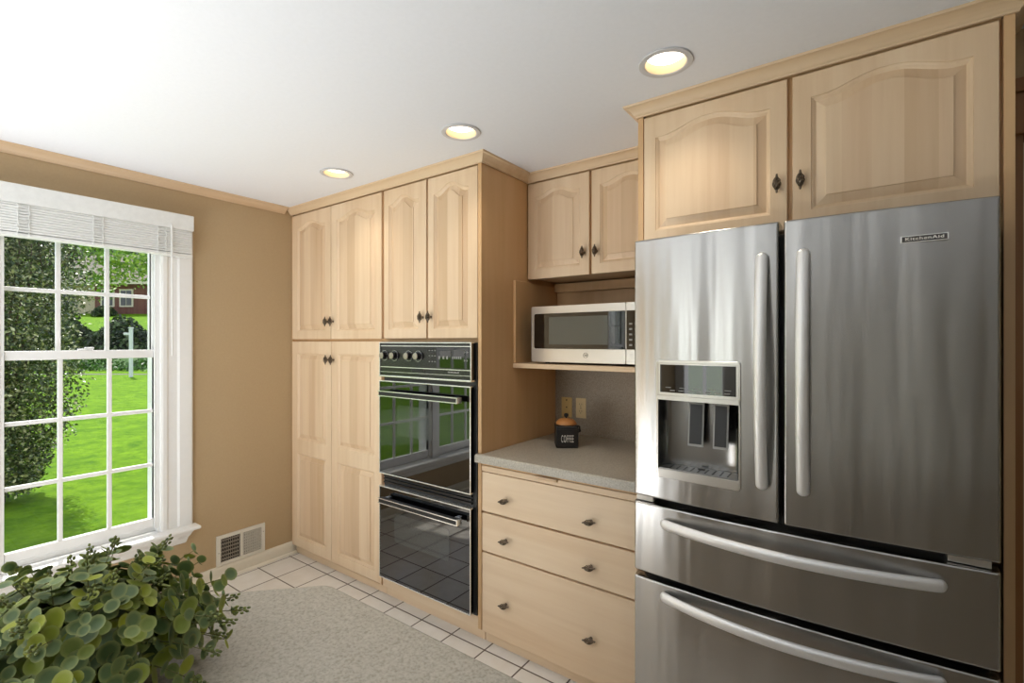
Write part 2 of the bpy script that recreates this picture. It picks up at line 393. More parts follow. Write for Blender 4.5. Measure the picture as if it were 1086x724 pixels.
# casing round both units, mullion between, stool and apron
def casing(name, ya, yb, par):
    b = MB(); x = XW
    prof = [(0, 0), (0, .014), (.006, .018), (.016, .018), (.022, .012), (.045, .014), (.052, .020), (.075, .022), (.086, .022), (.09, .018), (.09, 0)]
    W = .156
    prof = [(d/.09*W, h) for d, h in prof]
    b.loops([[(x+h, yb+d, .36) for d, h in prof], [(x+h, yb+d, 2.15) for d, h in prof]], True, True)
    b.loops([[(x+h, ya-d, .36) for d, h in prof], [(x+h, ya-d, 2.15) for d, h in prof]], True, True)
    b.box(x, x+.016, WIN[1][1], WIN[0][0], .36, 2.10, .003); b.box(x, x+.018, ya, yb, 2.085, 2.16, .003)
    return b.build('casing', white_paint, par, 14)
casing('casing', WIN[1][0], WIN[0][1], win1)
st = MB()
poly = []
y0s, y1s = WIN[1][0]-.178, WIN[0][1]+.178
st.box(XW+.0005, XW+.085, y0s, y1s, .371, .3915, .009, 3)
for a, b_ in WIN[:2]: st.box(XL-.013, XW+.01, a+.013, b_-.013, .3865, .3912)
st.build('stool', white_paint, win1)
ap = MB(); prof = [(0, .371), (.062, .371), (.060, .362), (.050, .356), (.044, .344), (.030, .330), (.024, .322), (.020, .300), (.012, .292), (0, .290)]
ap.loops([[(XW+d, y0s+.03+(.371-z)*.35, z) for d, z in prof], [(XW+d, y1s-.03-(.371-z)*.35, z) for d, z in prof]], True, True)
ap.build('apron', white_paint, win1, 14)
# back window (behind the camera)
wb = thing('window_4', None, None, (-2.475, YF_, .42), kind='structure')
b = MB()
for x in (-2.95, -2.51, -2.07): b.box(x, x+.07, YF_-.1, YF_-.05, .42, 2.1)
b.box(-2.95, -2.0, YF_-.1, YF_-.05, .42, .50); b.box(-2.95, -2.0, YF_-.1, YF_-.05, 2.02, 2.1); b.box(-2.95, -2.0, YF_-.095, YF_-.055, 1.24, 1.28)
b.build('frame', white_paint, wb)
MB().box(-2.95, -2.0, YF_-.076, YF_-.072, .45, 2.06).build('glass', glass, wb, smooth=0)

# ------------------------------------------------------------------ trims
def sweep(b, path, prof):
    """path: XY points; prof: (offset to the right-hand side of travel, z)"""
    P = [Vector((p[0], p[1])) for p in path]; ls = []
    for i, p in enumerate(P):
        d0 = (p-P[i-1]).normalized() if i else None; d1 = (P[i+1]-p).normalized() if i < len(P)-1 else None
        if d0 is None: d0 = d1
        if d1 is None: d1 = d0
        n0, n1 = Vector((d0.y, -d0.x)), Vector((d1.y, -d1.x)); n = (n0+n1); n = n/(n.dot(n0)) if n.length > 1e-6 else n0
        ls.append([(p.x+n.x*o, p.y+n.y*o, z) for o, z in prof])
    b.loops(ls, True, True)
crown = [(0, 2.3085), (.006, 2.3085), (.008, 2.314), (.013, 2.317), (.016, 2.323), (.024, 2.333), (.033, 2.3385), (.036, 2.341), (.042, 2.3425), (.045, 2.3495), (0, 2.3495)]
cb = MB(); sweep(cb, [(-3.1755, 1.80), (-1.488, 1.80), (-1.488, 2.19), (-.709, 2.19), (-.709, 1.80), (.3185, 1.80), (.3185, 1.995)], crown)
struct(cb.build('trim_1', maple_trim))
cw = [(0, 2.312), (.008, 2.312), (.012, 2.319), (.020, 2.322), (.030, 2.334), (.046, 2.339), (.050, 2.343), (.058, 2.3445), (.060, 2.3495), (0, 2.3495)]
cb = MB(); sweep(cb, [(XW+.0005, -3.99), (XW+.0005, 1.7525)], cw); struct(cb.build('trim_2', maple_trim_y))
bb = [(.0005, .001), (.016, .001), (.016, .060), (.013, .068), (.010, .078), (.006, .082), (.0005, .083)]
cb = MB(); sweep(cb, [(XW, -3.99), (XW, 1.828)], bb)
sweep(cb, [(XW+.016, -3.99), (XW+.016, 1.828)], [(.0003, .001), (.014, .001), (.0135, .006), (.010, .012), (.005, .015), (.0003, .016)])
struct(cb.build('baseboard_left', cream_paint))

# ------------------------------------------------------------------ knobs
def knob_mesh(horizontal=False):
    """twisted-wire birdcage pull on a short stem, pointing to -Y from the origin"""
    b = MB(); Lh = .021
    for k in range(6):
        pts = []; R = []
        for i in range(13):
            t = i/12; z = -Lh+2*Lh*t; r = .0095*math.sin(PI*t)**.8+.0018; a = 2*PI*k/6+t*PI*.9
            pts.append((r*math.cos(a), -.024+r*math.sin(a), z)); R.append(.0019)
        b.tube(pts, R, 6)
    b.lathe([(.001, -Lh), (.0066, -Lh*.35), (.0076, 0), (.0066, Lh*.35), (.001, Lh)], (0, -.024, 0), 'Z', 10)
    for sg in (1, -1):
        b.lathe([(.0005, 0), (.0030, .001), (.0042, .004), (.0030, .0066), (.0034, .009), (.0022, .0115), (.0004, .0125)] if sg > 0 else
                [(.0004, -.0125), (.0022, -.0115), (.0034, -.009), (.0030, -.0066), (.0042, -.004), (.0030, -.001), (.0005, 0)], (0, -.024, sg*(Lh-.002)), 'Z', 10)
    b.lathe([(.0068, .0), (.0068, .002), (.0042, .004), (.0036, .016), (.005, .018)], (0, -.0002, 0), '-Y', 12)
    if horizontal: b.move(Matrix.Rotation(math.radians(78), 4, 'Y'))
    return b
KN = {}
def knob(parent, x, y, z, horizontal=False):
    k = 'h' if horizontal else 'v'
    if k not in KN:
        o = knob_mesh(horizontal).build('knob', pewter, None, 50, org=(0, 0, 0)); me = o.data; bpy.data.objects.remove(o); KN[k] = me
    o = bpy.data.objects.new('knob', KN[k]); C.objects.link(o); o.parent = parent; o.location = Vector((x, y, z))-parent_world(parent); return o

# ------------------------------------------------------------------ raised-panel doors
def arch_h(t):
    s = min(t, 1-t)
    if s < .05: return 0
    return .5*(1-math.cos(PI*min(1, (s-.05)/.42)))
PROF = [(0, 0), (.0015, .004), (.005, .0052), (.0085, .0085), (.011, .0115), (.0135, .0126), (.024, .0095), (.0395, .0042), (.0405, .0002)]
def door_bm(b, pb, x0, x1, y, z0, z1, panels, t=.019):
    """front face at y looking to -Y; panels: (x0,x1,z0,zshoulder,arch)"""
    c = .004
    fr = lambda d, yy: [(x0+d, yy, z0+d), (x1-d, yy, z0+d), (x1-d, yy, z1-d), (x0+d, yy, z1-d)]
    b.loops([fr(0, y+t), fr(0, y+c), fr(c*.3, y+c*.3), fr(c, y)], True, False)
    splits = [z0+c]+[(panels[i][3]+panels[i+1][2])/2 for i in range(len(panels)-1)]+[z1-c]
    NA = 28
    for i, (a0, a1, b0, bs, A) in enumerate(panels):
        za, zb = splits[i], splits[i+1]
        ts = [1-k/NA for k in range(NA+1)]
        outer = [(x0+c, y, za), (x1-c, y, za)]+[(x0+c+(x1-x0-2*c)*tt, y, zb) for tt in ts]
        ls = [outer]
        for d, dy in PROF:
            l = [(a0+d, y+dy, b0+d), (a1-d, y+dy, b0+d)]+[(a0+d+(a1-a0-2*d)*tt, y+dy, bs+A*arch_h(tt)-d) for tt in ts]
            ls.append(l)
        b.loops(ls[:7]); pb.loops(ls[6:])
        last = ls[-1]; bl, br, top = last[0], last[1], last[2:]
        o = pb.add([(p[0], p[1], bl[2]) for p in top]+top, []); n = len(top)
        for k in range(n-1): pb.f.append((o+k, o+n+k, o+n+k+1, o+k+1))
def door(parent, x0, x1, y, z0, z1, panels, m=None):
    b = MB(); pb = MB(); door_bm(b, pb, x0, x1, y, z0, z1, panels); d = b.build('door', m or maple, parent, 28)
    if len(panels) == 1: pb.build('raised_panel', maple_panel, d, 14)
    else:
        for p in panels:
            b1, p1 = MB(), MB(); door_bm(b1, p1, x0, x1, y, z0, z1, [p]); p1.build('raised_panel', maple_panel, d, 14)
    return d
def slab(parent, name, x0, x1, y, z0, z1, m, t=.019, r=.004): return MB().box(x0, x1, y, y+t, z0, z1, r, 2).build(name, m, parent)

FY = 1.80            # door faces
# ---- pantry
pan = thing('pantry_cabinet', 'tall maple pantry cabinet with four doors in the corner beside the wall ovens', 'cabinet', (-2.70, 2.1, 0))
b = MB(); b.box(-3.178, -2.2205, FY+.0205, 2.498, .065, 2.3495); b.box(-3.178, -3.168, FY+.004, FY+.0205, .065, 2.308); b.build('carcass', maple_side, pan, 0)
MB().box(-3.175, -2.2205, 1.832, 1.8495, .0005, .041, .002).box(-3.175, -2.2205, 1.868, 1.90, .0005, .0645).build('toe_kick', maple_h, pan, 0)
A_ = .036
d = door(pan, -3.167, -2.7215, FY, 1.465, 2.303, [(-3.108, -2.782, 1.516, 2.208, A_)]); knob(d, -2.748, FY, 1.575)
d = door(pan, -2.7175, -2.230, FY, 1.465, 2.303, [(-2.660, -2.290, 1.514, 2.208, A_)]); knob(d, -2.692, FY, 1.575)
d = door(pan, -3.167, -2.7155, FY, .066, 1.451, [(-3.108, -2.772, .127, .698, 0), (-3.108, -2.772, .792, 1.372, 0)]); knob(d, -2.742, FY, 1.335)
d = door(pan, -2.7115, -2.230, FY, .066, 1.451, [(-2.650, -2.292, .127, .698, 0), (-2.650, -2.292, .792, 1.372, 0)]); knob(d, -2.688, FY, 1.335)
# ---- oven cabinet
ovc = thing('oven_cabinet', 'tall maple cabinet that houses the double oven, two arched doors on top', 'cabinet', (-1.85, 2.1, 0))
b = MB(); b.box(-2.2195, -2.2, FY+.0205, 2.498, .065, 2.3495); b.box(-1.512, -1.492, FY+.0005, 2.498, .065, 2.3495)
b.box(-2.2, -1.512, FY+.0205, 2.498, 1.448, 2.3495); b.box(-2.2, -1.512, FY+.0205, 2.498, .065, .10); b.box(-2.2, -1.512, 2.45, 2.498, .10, 1.448)
b.build('carcass', maple_side, ovc, 0)
MB().box(-2.218, -1.513, FY+.002, FY+.0195, .062, .122, .002).build('bottom_rail', maple_h, ovc)
MB().box(-2.2195, -1.494, 1.832, 1.8495, .0005, .041, .002).box(-2.2195, -1.494, 1.868, 1.90, .0005, .0645).build('toe_kick', maple_h, ovc, 0)
d = door(ovc, -2.209, -1.868, FY, 1.466, 2.303, [(-2.166, -1.928, 1.516, 2.214, .040)]); knob(d, -1.893, FY, 1.578)
d = door(ovc, -1.857, -1.516, FY, 1.466, 2.303, [(-1.813, -1.575, 1.516, 2.214, .040)]); knob(d, -1.832, FY, 1.578)

# ---- double wall oven
ov = thing('double_wall_oven', 'black glass double wall oven with chrome trim built into the maple cabinet', 'oven', (-1.86, 1.9, .13))
OY = 1.765
MB().box(-2.196, -1.517, FY+.022, 2.40, .125, 1.440).build('body', dark_plastic, ov, 0)
MB().box(-2.199, -1.516, OY+.030, FY+.0215, .126, 1.443, .002).build('front_frame', dark_plastic, ov)
cp = MB().box(-2.200, -1.526, OY+.004, OY+.029, 1.264, 1.443, .002).build('control_panel', panel_black, ov)
t = MB()
t.box(-2.203, -1.524, OY-.002, OY+.0295, 1.441, 1.4465, .001); t.box(-2.203, -1.524, OY-.004, OY+.0295, 1.255, 1.2635, .001)
t.box(-2.2035, -2.197, OY-.002, OY+.0295, 1.2635, 1.441, .001); t.box(-1.530, -1.5245, OY-.002, OY+.0038, 1.2635, 1.441, .001)
t.box(-2.196, -1.531, OY+.001, OY+.0035, 1.424, 1.4275); t.box(-2.196, -1.531, OY+.001, OY+.0035, 1.308, 1.312); t.box(-2.196, -1.531, OY+.001, OY+.0035, 1.282, 1.284)
t.build('chrome_trim', chrome, cp)
for x in (-2.160, -2.078, -1.963, -1.891):
    k = MB().lathe([(.029, 0), (.029, .003), (.027, .004), (.0185, .0045), (.018, .022), (.016, .024), (.0005, .0245)], (x, OY+.0035, 1.373), '-Y', 24)
    ko = k.build('knob', panel_black, cp)
    kk = MB().lathe([(.0175, 0), (.0170, .003), (.010, .004), (.0005, .004)], (x, OY+.0035-.0246, 1.373), '-Y', 20); kk.build('knob_cap', mat('knob_cap_metal', (170, 164, 148), .35, .8), cp)
    rr = MB(); rr.loops([[(x+r*math.cos(a), yy, 1.373+r*math.sin(a)) for a in [2*PI*i/28 for i in range(28)]] for r, yy in ((.0285, OY+.0012), (.0285, OY-.0002), (.0245, OY-.0002), (.0245, OY+.0012))])
    rr.build('dial_ring', chrome, cp)
MB().box(-1.760, -1.540, OY+.0025, OY+.0038, 1.318, 1.420).build('display', black_glass, cp, 0)
for x in (-1.745, -1.715, -1.690): MB().box(x, x+.010, OY+.0012, OY+.0024, 1.362, 1.376).build('touch_mark', ink_grey, cp, 0)
for i in range(5): MB().box(-1.650+i*.013, -1.643+i*.013, OY+.0012, OY+.0024, 1.364, 1.376).build('clock_digit', ink_grey, cp, 0)
for z in (1.352, 1.392):
    for x in (-1.572, -1.556): MB().prism([(x, z), (x+.008, z+.005), (x, z+.010)], OY+.0012, OY+.0024, 'Y').build('arrow_key', ink_grey, cp, 0)
for x in (-1.815, -1.795, -1.775):
    for z in (1.345, 1.375, 1.402): MB().box(x, x+.008, OY+.0025, OY+.0039, z, z+.004).build('touch_mark', ink_grey, cp, 0)
di = MB()
for i in range(7): di.box(-1.680+i*.0105, -1.6695+i*.0105, OY+.0014, OY+.0038, 1.294, 1.300-.002*(i % 2))
di.build('maker_plate', ink_grey, cp, 0)
MB().box(-1.94, -1.85, OY+.0015, OY+.0039, 1.290, 1.303).build('nameplate', dark_plastic, cp, 0)
def oven_door(z0, z1, wz0, wz1, wx0, wx1, hz):
    dd = MB().box(-2.2, -1.535, OY+.002, OY+.029, z0, z1, .002).build('oven_door', oven_glass, ov)
    f = MB(); w_ = .006
    f.box(-2.203, -1.532, OY-.001, OY+.0285, z1+.0002, z1+w_, .001); f.box(-2.203, -1.532, OY-.001, OY+.0285, z0-w_, z0-.0002, .001)
    f.box(-2.2055, -2.2002, OY-.001, OY+.0285, z0-w_, z1+w_, .001); f.box(-1.5348, -1.5300, OY-.001, OY+.004, z0-w_, z1+w_, .001)
    f.build('door_trim', chrome, dd)
    pp = [(x, z) for x, z in ((wx0, wz0), (wx1, wz0), (wx1, wz1), (wx0, wz1))]
    r = .012; poly = []
    for cx_, cz_, a0 in ((wx1-r, wz1-r, 0), (wx0+r, wz1-r, PI/2), (wx0+r, wz0+r, PI), (wx1-r, wz0+r, 1.5*PI)):
        poly += [(cx_+r*math.cos(a0+i*PI/10), cz_+r*math.sin(a0+i*PI/10)) for i in range(6)]
    MB().prism(poly, OY+.0012, OY+.0024, 'Y').build('oven_window', oven_pane, dd, 0)
    h = MB(); h.box(-2.150, -1.575, OY-.050, OY-.022, hz-.014, hz+.014, .004); h.build('handle', black_enamel, dd)
    h = MB(); h.box(-2.151, -1.574, OY-.053, OY-.0505, hz+.010, hz+.0145); h.box(-2.151, -1.574, OY-.053, OY-.0505, hz-.0145, hz-.010); h.box(-1.5745, -1.569, OY-.053, OY-.020, hz-.0145, hz+.0145)
    for x in (-2.13, -1.61): h.box(x-.012, x+.012, OY-.0225, OY+.0016, hz-.008, hz+.008)
    h.build('handle_trim', chrome, dd)
    return dd
oven_door(.720, 1.228, .940, 1.105, -2.056, -1.791, 1.168)
oven_door(.140, .640, .356, .516, -2.079, -1.672, .585)
v = MB()
for z in (.660, .678, .696): v.box(-2.19, -1.54, OY+.018, OY+.0295, z, z+.008)
v.build('vent_louvre', panel_black, ov, 0)

# ---- wall cabinet above the microwave
UY = 2.19
up = thing('wall_cabinet', 'small maple wall cabinet with two arched doors above the microwave', 'cabinet', (-1.1, 2.34, 1.785))
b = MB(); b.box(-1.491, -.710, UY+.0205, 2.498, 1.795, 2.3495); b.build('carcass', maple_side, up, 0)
d = door(up, -1.487, -1.1165, UY, 1.786, 2.303, [(-1.444, -1.168, 1.836, 2.226, .032)]); knob(d, -1.145, UY, 1.897)
d = door(up, -1.1035, -.713, UY, 1.786, 2.303, [(-1.056, -.765, 1.836, 2.226, .032)]); knob(d, -1.075, UY, 1.897)
# ---- microwave shelf
sh = thing('microwave_shelf', 'open maple shelf nook holding the microwave under the wall cabinet', 'shelf', (-1.1, 2.3, 1.31))
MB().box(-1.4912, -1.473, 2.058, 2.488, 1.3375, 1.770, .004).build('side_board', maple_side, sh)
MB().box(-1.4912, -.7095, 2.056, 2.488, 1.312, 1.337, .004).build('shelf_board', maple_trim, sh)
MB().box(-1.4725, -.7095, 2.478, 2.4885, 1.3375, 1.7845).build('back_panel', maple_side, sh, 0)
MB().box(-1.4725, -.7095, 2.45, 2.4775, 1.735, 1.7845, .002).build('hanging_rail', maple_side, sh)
# ---- microwave
MX0, MX1, MY, MZ0, MZ1 = -1.390, -.765, 2.080, 1.3465, 1.628
mw = thing('microwave', 'stainless steel microwave oven with dark window on the maple shelf', 'microwave', (-1.08, 2.25, 1.337))
MB().box(MX0+.003, MX1-.003, MY+.022, 2.44, MZ0, MZ1-.002, .006).build('body', black_enamel, mw)
XS = -.875
md = MB()
def frame_plate(b, X0, X1, Z0, Z1, hx0, hx1, hz0, hz1, y, t, r=.004, hr=.010):
    def rr(x0, x1, z0, z1, r, yy):
        p = []
        for cx_, cz_, a0 in ((x1-r, z1-r, 0), (x0+r, z1-r, PI/2), (x0+r, z0+r, PI), (x1-r, z0+r, 1.5*PI)):
            p += [(cx_+r*math.cos(a0+i*PI/10), yy(cx_+r*math.cos(a0+i*PI/10)), cz_+r*math.sin(a0+i*PI/10)) for i in range(6)]
        return p
    Y = y if callable(y) else (lambda x: y)
    e = .0012
    b.loops([rr(hx0, hx1, hz0, hz1, hr, lambda x: Y(x)+t), rr(X0, X1, Z0, Z1, r, lambda x: Y(x)+t), rr(X0, X1, Z0, Z1, r, lambda x: Y(x)+e), rr(X0+e, X1-e, Z0+e, Z1-e, r, lambda x: Y(x)),
             rr(hx0-e, hx1+e, hz0-e, hz1+e, hr, lambda x: Y(x)), rr(hx0, hx1, hz0, hz1, hr, lambda x: Y(x)+e), rr(hx0, hx1, hz0, hz1, hr, lambda x: Y(x)+t)])
frame_plate(md, MX0, XS-.001, MZ0, MZ1, -1.373, XS-.0015, 1.414, 1.590, MY, .020, .008, .008)
mdo = md.build('door', light_steel, mw)
MB().box(-1.3735, XS-.0012, MY+.003, MY+.019, 1.4135, 1.5905).build('door_window', black_glass, mdo, 0)
MB().box(-1.285, -.965, MY+.0015, MY+.0028, 1.435, 1.572).build('mesh_screen', mat('mesh_screen_grey', (86, 88, 82), .12, 0, .6), mdo, 0)
lg = MB(); lx, lz = -1.079, 1.384
lg.loops([[(lx+r*math.cos(a), yy, lz+r*math.sin(a)) for a in [2*PI*i/28 for i in range(28)]] for r, yy in ((.0125, MY), (.0125, MY-.0012), (.0108, MY-.0012), (.0108, MY))])
pts = [(lx-.006+.002*math.cos(a)+.0009*a, MY-.0008, lz+.004*math.sin(a)) for a in [i*.35 for i in range(40)]]
lg.tube(pts, .0008, 5); lg.build('emblem', dark_plastic, mdo)
mc = MB(); frame_plate(mc, XS, MX1, MZ0, MZ1, XS+.0015, MX1-.012, 1.414, 1.590, MY, .020, .006, .004); mco = mc.build('control_panel', light_steel, mw)
MB().box(XS+.001, MX1-.0115, MY+.003, MY+.019, 1.4135, 1.5905).build('keypad', black_glass, mco, 0)
k = MB()
for i in range(5):
    for j in range(3): k.box(XS+.014+j*.026, XS+.028+j*.026, MY+.0016, MY+.0029, 1.430+i*.024, 1.438+i*.024)
k.build('key_marks', ink_grey, mco, 0)
MB().box(XS+.018, XS+.070, MY-.003, MY+.001, 1.362, 1.392, .002).build('open_button', light_steel, mco)
for x in (MX0+.06, MX1-.06):
    MB().lathe([(.012, 0), (.012, .009)], (x, MY+.06, 1.3372), 'Z', 14).build('foot', dark_plastic, mw)

# ---- base cabinet with three drawers
bc = thing('drawer_cabinet', 'maple base cabinet with three plain drawers and pull-out board under the countertop', 'cabinet', (-1.1, 2.1, 0))
b = MB(); b.box(-1.4905, -.710, FY+.0205, 2.498, .065, .871); b.box(-1.4905, -.710, FY+.004, FY+.0205, .858, .871); b.build('carcass', maple_side, bc, 0)
MB().box(-1.4905, -.710, 1.832, 1.8495, .0005, .041, .002).box(-1.4905, -.710, 1.868, 1.90, .0005, .0645).build('toe_kick', maple_h, bc, 0)
cbd = MB().box(-1.488, -.712, FY-.002, FY+.019, .830, .857, .003).build('cutting_board', maple_h, bc)
MB().loops([[(x, FY-.0025-dy, z) for dy, z in ((0, .845), (.014, .853), (.016, .857), (.013, .860), (0, .8565))] for x in (-1.178, -1.066)], True, True).build('finger_pull', maple_h, cbd)
for z0, z1, kz in ((.6385, .8265, .715), (.449, .6305, .530), (.060, .441, .235)):
    d = slab(bc, 'drawer', -1.488, -.712, FY, z0, z1, maple_h)
    for x in (-1.343, -.908): knob(d, x, FY, kz, True)
# ---- countertop, splash
ct = MB()
poly = [(-.7105, 2.487), (-1.4915, 2.487), (-1.4915, 1.797), (-1.505, 1.797)]
r = .012
poly += [(-1.507+r*math.cos(a)-.001, 1.787+r*math.sin(a)-.0) for a in [PI/2+i*PI/2/5 for i in range(1, 6)]]
poly += [(-1.507+r*math.cos(a)-.001, 1.787+r*math.sin(a)) for a in [PI+i*PI/2/5 for i in range(1, 6)]]
poly += [(-.7105, 1.775)]
P0 = [Vector(p) for p in poly]; cen = Vector((-1.1, 2.1))
def ins(p, d): return (p.x+(d if p.x < -1.49 else 0), p.y+(d if p.y < 1.79 else 0))
ls = []
for dd, z in ((0, .873), (0, .899), (.002, .906), (.005, .910), (.010, .912)): ls.append([(*ins(p, dd), z) for p in P0])
ct.loops(ls, True, True)
cto = ct.build('countertop', laminate, None, 50, org=(-1.1, 2.1, .873)); tag(cto, 'grey speckled laminate countertop over the maple drawers', 'countertop')
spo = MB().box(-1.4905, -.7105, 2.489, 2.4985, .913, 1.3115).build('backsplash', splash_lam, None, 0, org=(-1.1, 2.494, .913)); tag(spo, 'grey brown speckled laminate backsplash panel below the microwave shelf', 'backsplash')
# ---- wall plates
def plate(name, label, x0, x1, z0, z1, m, kind):
    o = thing(name, label, 'outlet', ((x0+x1)/2, 2.4885, (z0+z1)/2))
    MB().box(x0, x1, 2.4845, 2.4888, z0, z1, .003).build('cover_plate', m, o)
    xc, zc = (x0+x1)/2, (z0+z1)/2
    if kind == 'blank':
        for z in (zc+.042, zc, zc-.042): MB().lathe([(.0045, 0), (.004, .0012), (.0004, .0015)], (xc, 2.4844, z), '-Y', 12).build('screw', slot_dark, o)
    else:
        for z in (zc+.020, zc-.020):
            MB().lathe([(.0165, 0), (.016, .001), (.0005, .001)], (xc, 2.4844, z), '-Y', 20).build('receptacle', m, o)
            s = MB(); s.box(xc-.0075, xc-.0055, 2.4828, 2.4833, z-.001, z+.008); s.box(xc+.0055, xc+.0075, 2.4828, 2.4833, z-.001, z+.007); s.box(xc-.002, xc+.002, 2.4828, 2.4833, z-.010, z-.006)
            s.build('slot', slot_dark, o, 0)
        MB().lathe([(.003, 0), (.0004, .001)], (xc, 2.4843, zc), '-Y', 10).build('screw', slot_dark, o)
plate('wall_plate', 'ivory cover plate with three dark screws, left one of the two on the backsplash', -1.447, -1.378, 1.008, 1.124, almond, 'blank')
plate('wall_outlet', 'almond duplex outlet on the backsplash, right of the ivory plate', -1.352, -1.287, 1.011, 1.125, almond2, 'duplex')
# ---- coffee canister (turned to face the room)
cn = thing('coffee_canister', 'square black coffee canister with wooden lid and black knob on the countertop', 'canister', (-1.245, 2.186, .9125))
cn.rotation_euler = (0, 0, math.radians(36))
def local(b): return b
cw_ = .0565
MBk = MB().box(-cw_, cw_, -cw_, cw_, 0, .112, .006, 3); o = MBk.build('body', black_enamel, None, org=(0, 0, 0)); o.parent = cn
bodyo = o
o = MB().box(-cw_-.001, cw_+.001, -cw_-.001, cw_+.001, .094, .0965, .001).build('collar_line', dark_plastic, None, org=(0, 0, 0)); o.parent = bodyo
ld = MB().lathe([(.050, .1125), (.0525, .114), (.0525, .120), (.050, .124), (.044, .132), (.034, .139), (.020, .1435), (.0005, .145)], (0, 0, 0), 'Z', 36).build('lid', bamboo, None, org=(0, 0, 0)); ld.parent = cn
kb = MB().lathe([(.005, .1445), (.0045, .149), (.010, .152), (.0125, .158), (.0105, .165), (.005, .1685), (.0004, .169)], (0, 0, 0), 'Z', 20).build('lid_knob', black_enamel, None, org=(0, 0, 0)); kb.parent = ld
cl = MB(); cl.tube([(cw_+.001, 0, .105), (cw_+.012, 0, .100), (cw_+.014, 0, .085), (cw_+.007, 0, .070), (cw_+.001, 0, .072)], .0035, 8); cl.lathe([(.009, -.006), (.009, .006)], (cw_+.010, 0, .080), '-Y', 12)
cl = cl.build('clasp', black_enamel, None, org=(0, 0, 0)); cl.parent = bodyo
tx = text_mesh('lettering', 'COFFEE', .040, white_ink, bodyo, Matrix.Translation((0, -cw_-.0006, .048)) @ FRONT, spacing=1.25, fit=(.062, .036))
tx.matrix_parent_inverse = Matrix.Identity(4); tx.data.transform(Matrix.Translation(parent_world(bodyo)))

# ------------------------------------------------------------------ refrigerator
FX0, FX1, XG = -.643, .2588, -.1944
def front(x): return 1.60-.024*max(0., 1-((x-(-.192))/.4515)**2)
fr = thing('refrigerator', 'large stainless steel french door refrigerator with two bottom drawers', 'refrigerator', (-.19, 2.0, 0))
MB().box(FX0+.010, FX1-.008, 1.668, 2.40, .02, 1.775, .004).build('cabinet_body', mat('fridge_grey', (96, 96, 95), .5), fr)
MB().box(FX0+.012, FX1-.010, 1.64, 1.667, .012, .095, .003).build('kick_grille', dark_plastic, fr)
for x in (FX0+.08, FX1-.08): MB().lathe([(.018, 0), (.018, .0195)], (x, 1.75, .0005), 'Z', 14).build('foot', dark_plastic, fr)
def fr_panel(name, x0, x1, z0, z1, hole=None, back=1.655):
    e = .007
    def brk(a, c, n): return [a, a+e*.15, a+e*.45, a+e]+[a+e+(c-a-2*e)*i/n for i in range(1, n)]+[c-e, c-e*.45, c-e*.15, c]
    xs = brk(x0, x1, 12); zs = brk(z0, z1, 2)
    if hole: xs = sorted(set([x for x in xs if not any(abs(x-h) < .004 for h in hole[:2])]+list(hole[:2]))); zs = sorted(set(zs+list(hole[2:])))
    def rnd(a, lo, hi):
        dd = min(a-lo, hi-a); return 0 if dd >= e else e*(1-math.sqrt(max(0, 1-(1-dd/e)**2)))
    b = MB(); nx, nz = len(xs), len(zs)
    vs = [(x, front(x)+rnd(x, x0, x1)+rnd(z, z0, z1), z) for z in zs for x in xs]; fs = []
    for j in range(nz-1):
        for i in range(nx-1):
            if hole and hole[0]-1e-6 <= xs[i] and xs[i+1] <= hole[1]+1e-6 and hole[2]-1e-6 <= zs[j] and zs[j+1] <= hole[3]+1e-6: continue
            fs.append((j*nx+i, j*nx+i+1, (j+1)*nx+i+1, (j+1)*nx+i))
    b.add(vs, fs)
    per = [vs[i] for i in range(nx)]+[vs[j*nx+nx-1] for j in range(1, nz)]+[vs[(nz-1)*nx+i] for i in range(nx-2, -1, -1)]+[vs[j*nx] for j in range(nz-2, 0, -1)]
    b.loops([per, [(p[0], back, p[2]) for p in per]], False, True)
    return b.build(name, fridge_steel, fr, 40)
HOLE = (-.5555, -.3062, 1.030, 1.259)
dl = fr_panel('door', FX0, XG-.0065, .926, 1.795, HOLE, 1.664); dr = fr_panel('door', XG+.0062, FX1, .926, 1.795)
d1 = fr_panel('drawer', FX0, FX1, .669, .904); d2 = fr_panel('drawer', FX0, FX1, .100, .650)
def bar_handle(parent, pts, ws, up, sx):
    b = MB(); b.tube(pts, ws, 16, sx, up); return b.build('handle', handle_steel, parent, 60)
for par, x in ((dl, -.242), (dr, -.139)):
    pts = []; ws = []
    for t in sorted([i/40 for i in range(41)]+[q for k_ in (.0008, .002, .004, .007, .011, .016) for q in (k_, 1-k_)]):
        z = 1.022+t*(1.706-1.022); yy = front(x)-.010-.042*math.sin(PI*t)**.8
        e = min(t, 1-t)*(1.706-1.022); k = math.sqrt(max(0, 1-(1-min(1, e/.012))**2))
        pts.append((x, yy+(.004*(1-k)), z)); ws.append(max(.0008, .0165*k))
    bar_handle(par, pts, ws, (1, 0, 0), .62)
    for z in (1.036, 1.692): MB().box(x-.008, x+.008, front(x)-.016, front(x)+.0035, z-.008, z+.008).build('handle_mount', grey_plastic, par, 0)
for par, zc in ((d1, .853), (d2, .615)):
    pts = []; ws = []
    for t in sorted([i/40 for i in range(41)]+[q for k_ in (.0008, .002, .004, .007, .011, .016) for q in (k_, 1-k_)]):
        x = -.543+t*(.160+.543); yy = front(x)-.010-.050*math.sin(PI*t)**.8
        e = min(t, 1-t)*.703; k = math.sqrt(max(0, 1-(1-min(1, e/.012))**2))
        pts.append((x, yy+.004*(1-k), zc)); ws.append(max(.0008, .0165*k))
    bar_handle(par, pts, ws, (0, 0, 1), .62)
    for x in (-.528, .145): MB().box(x-.008, x+.008, front(x)-.016, front(x)+.0035, zc-.008, zc+.008).build('handle_mount', grey_plastic, par, 0)
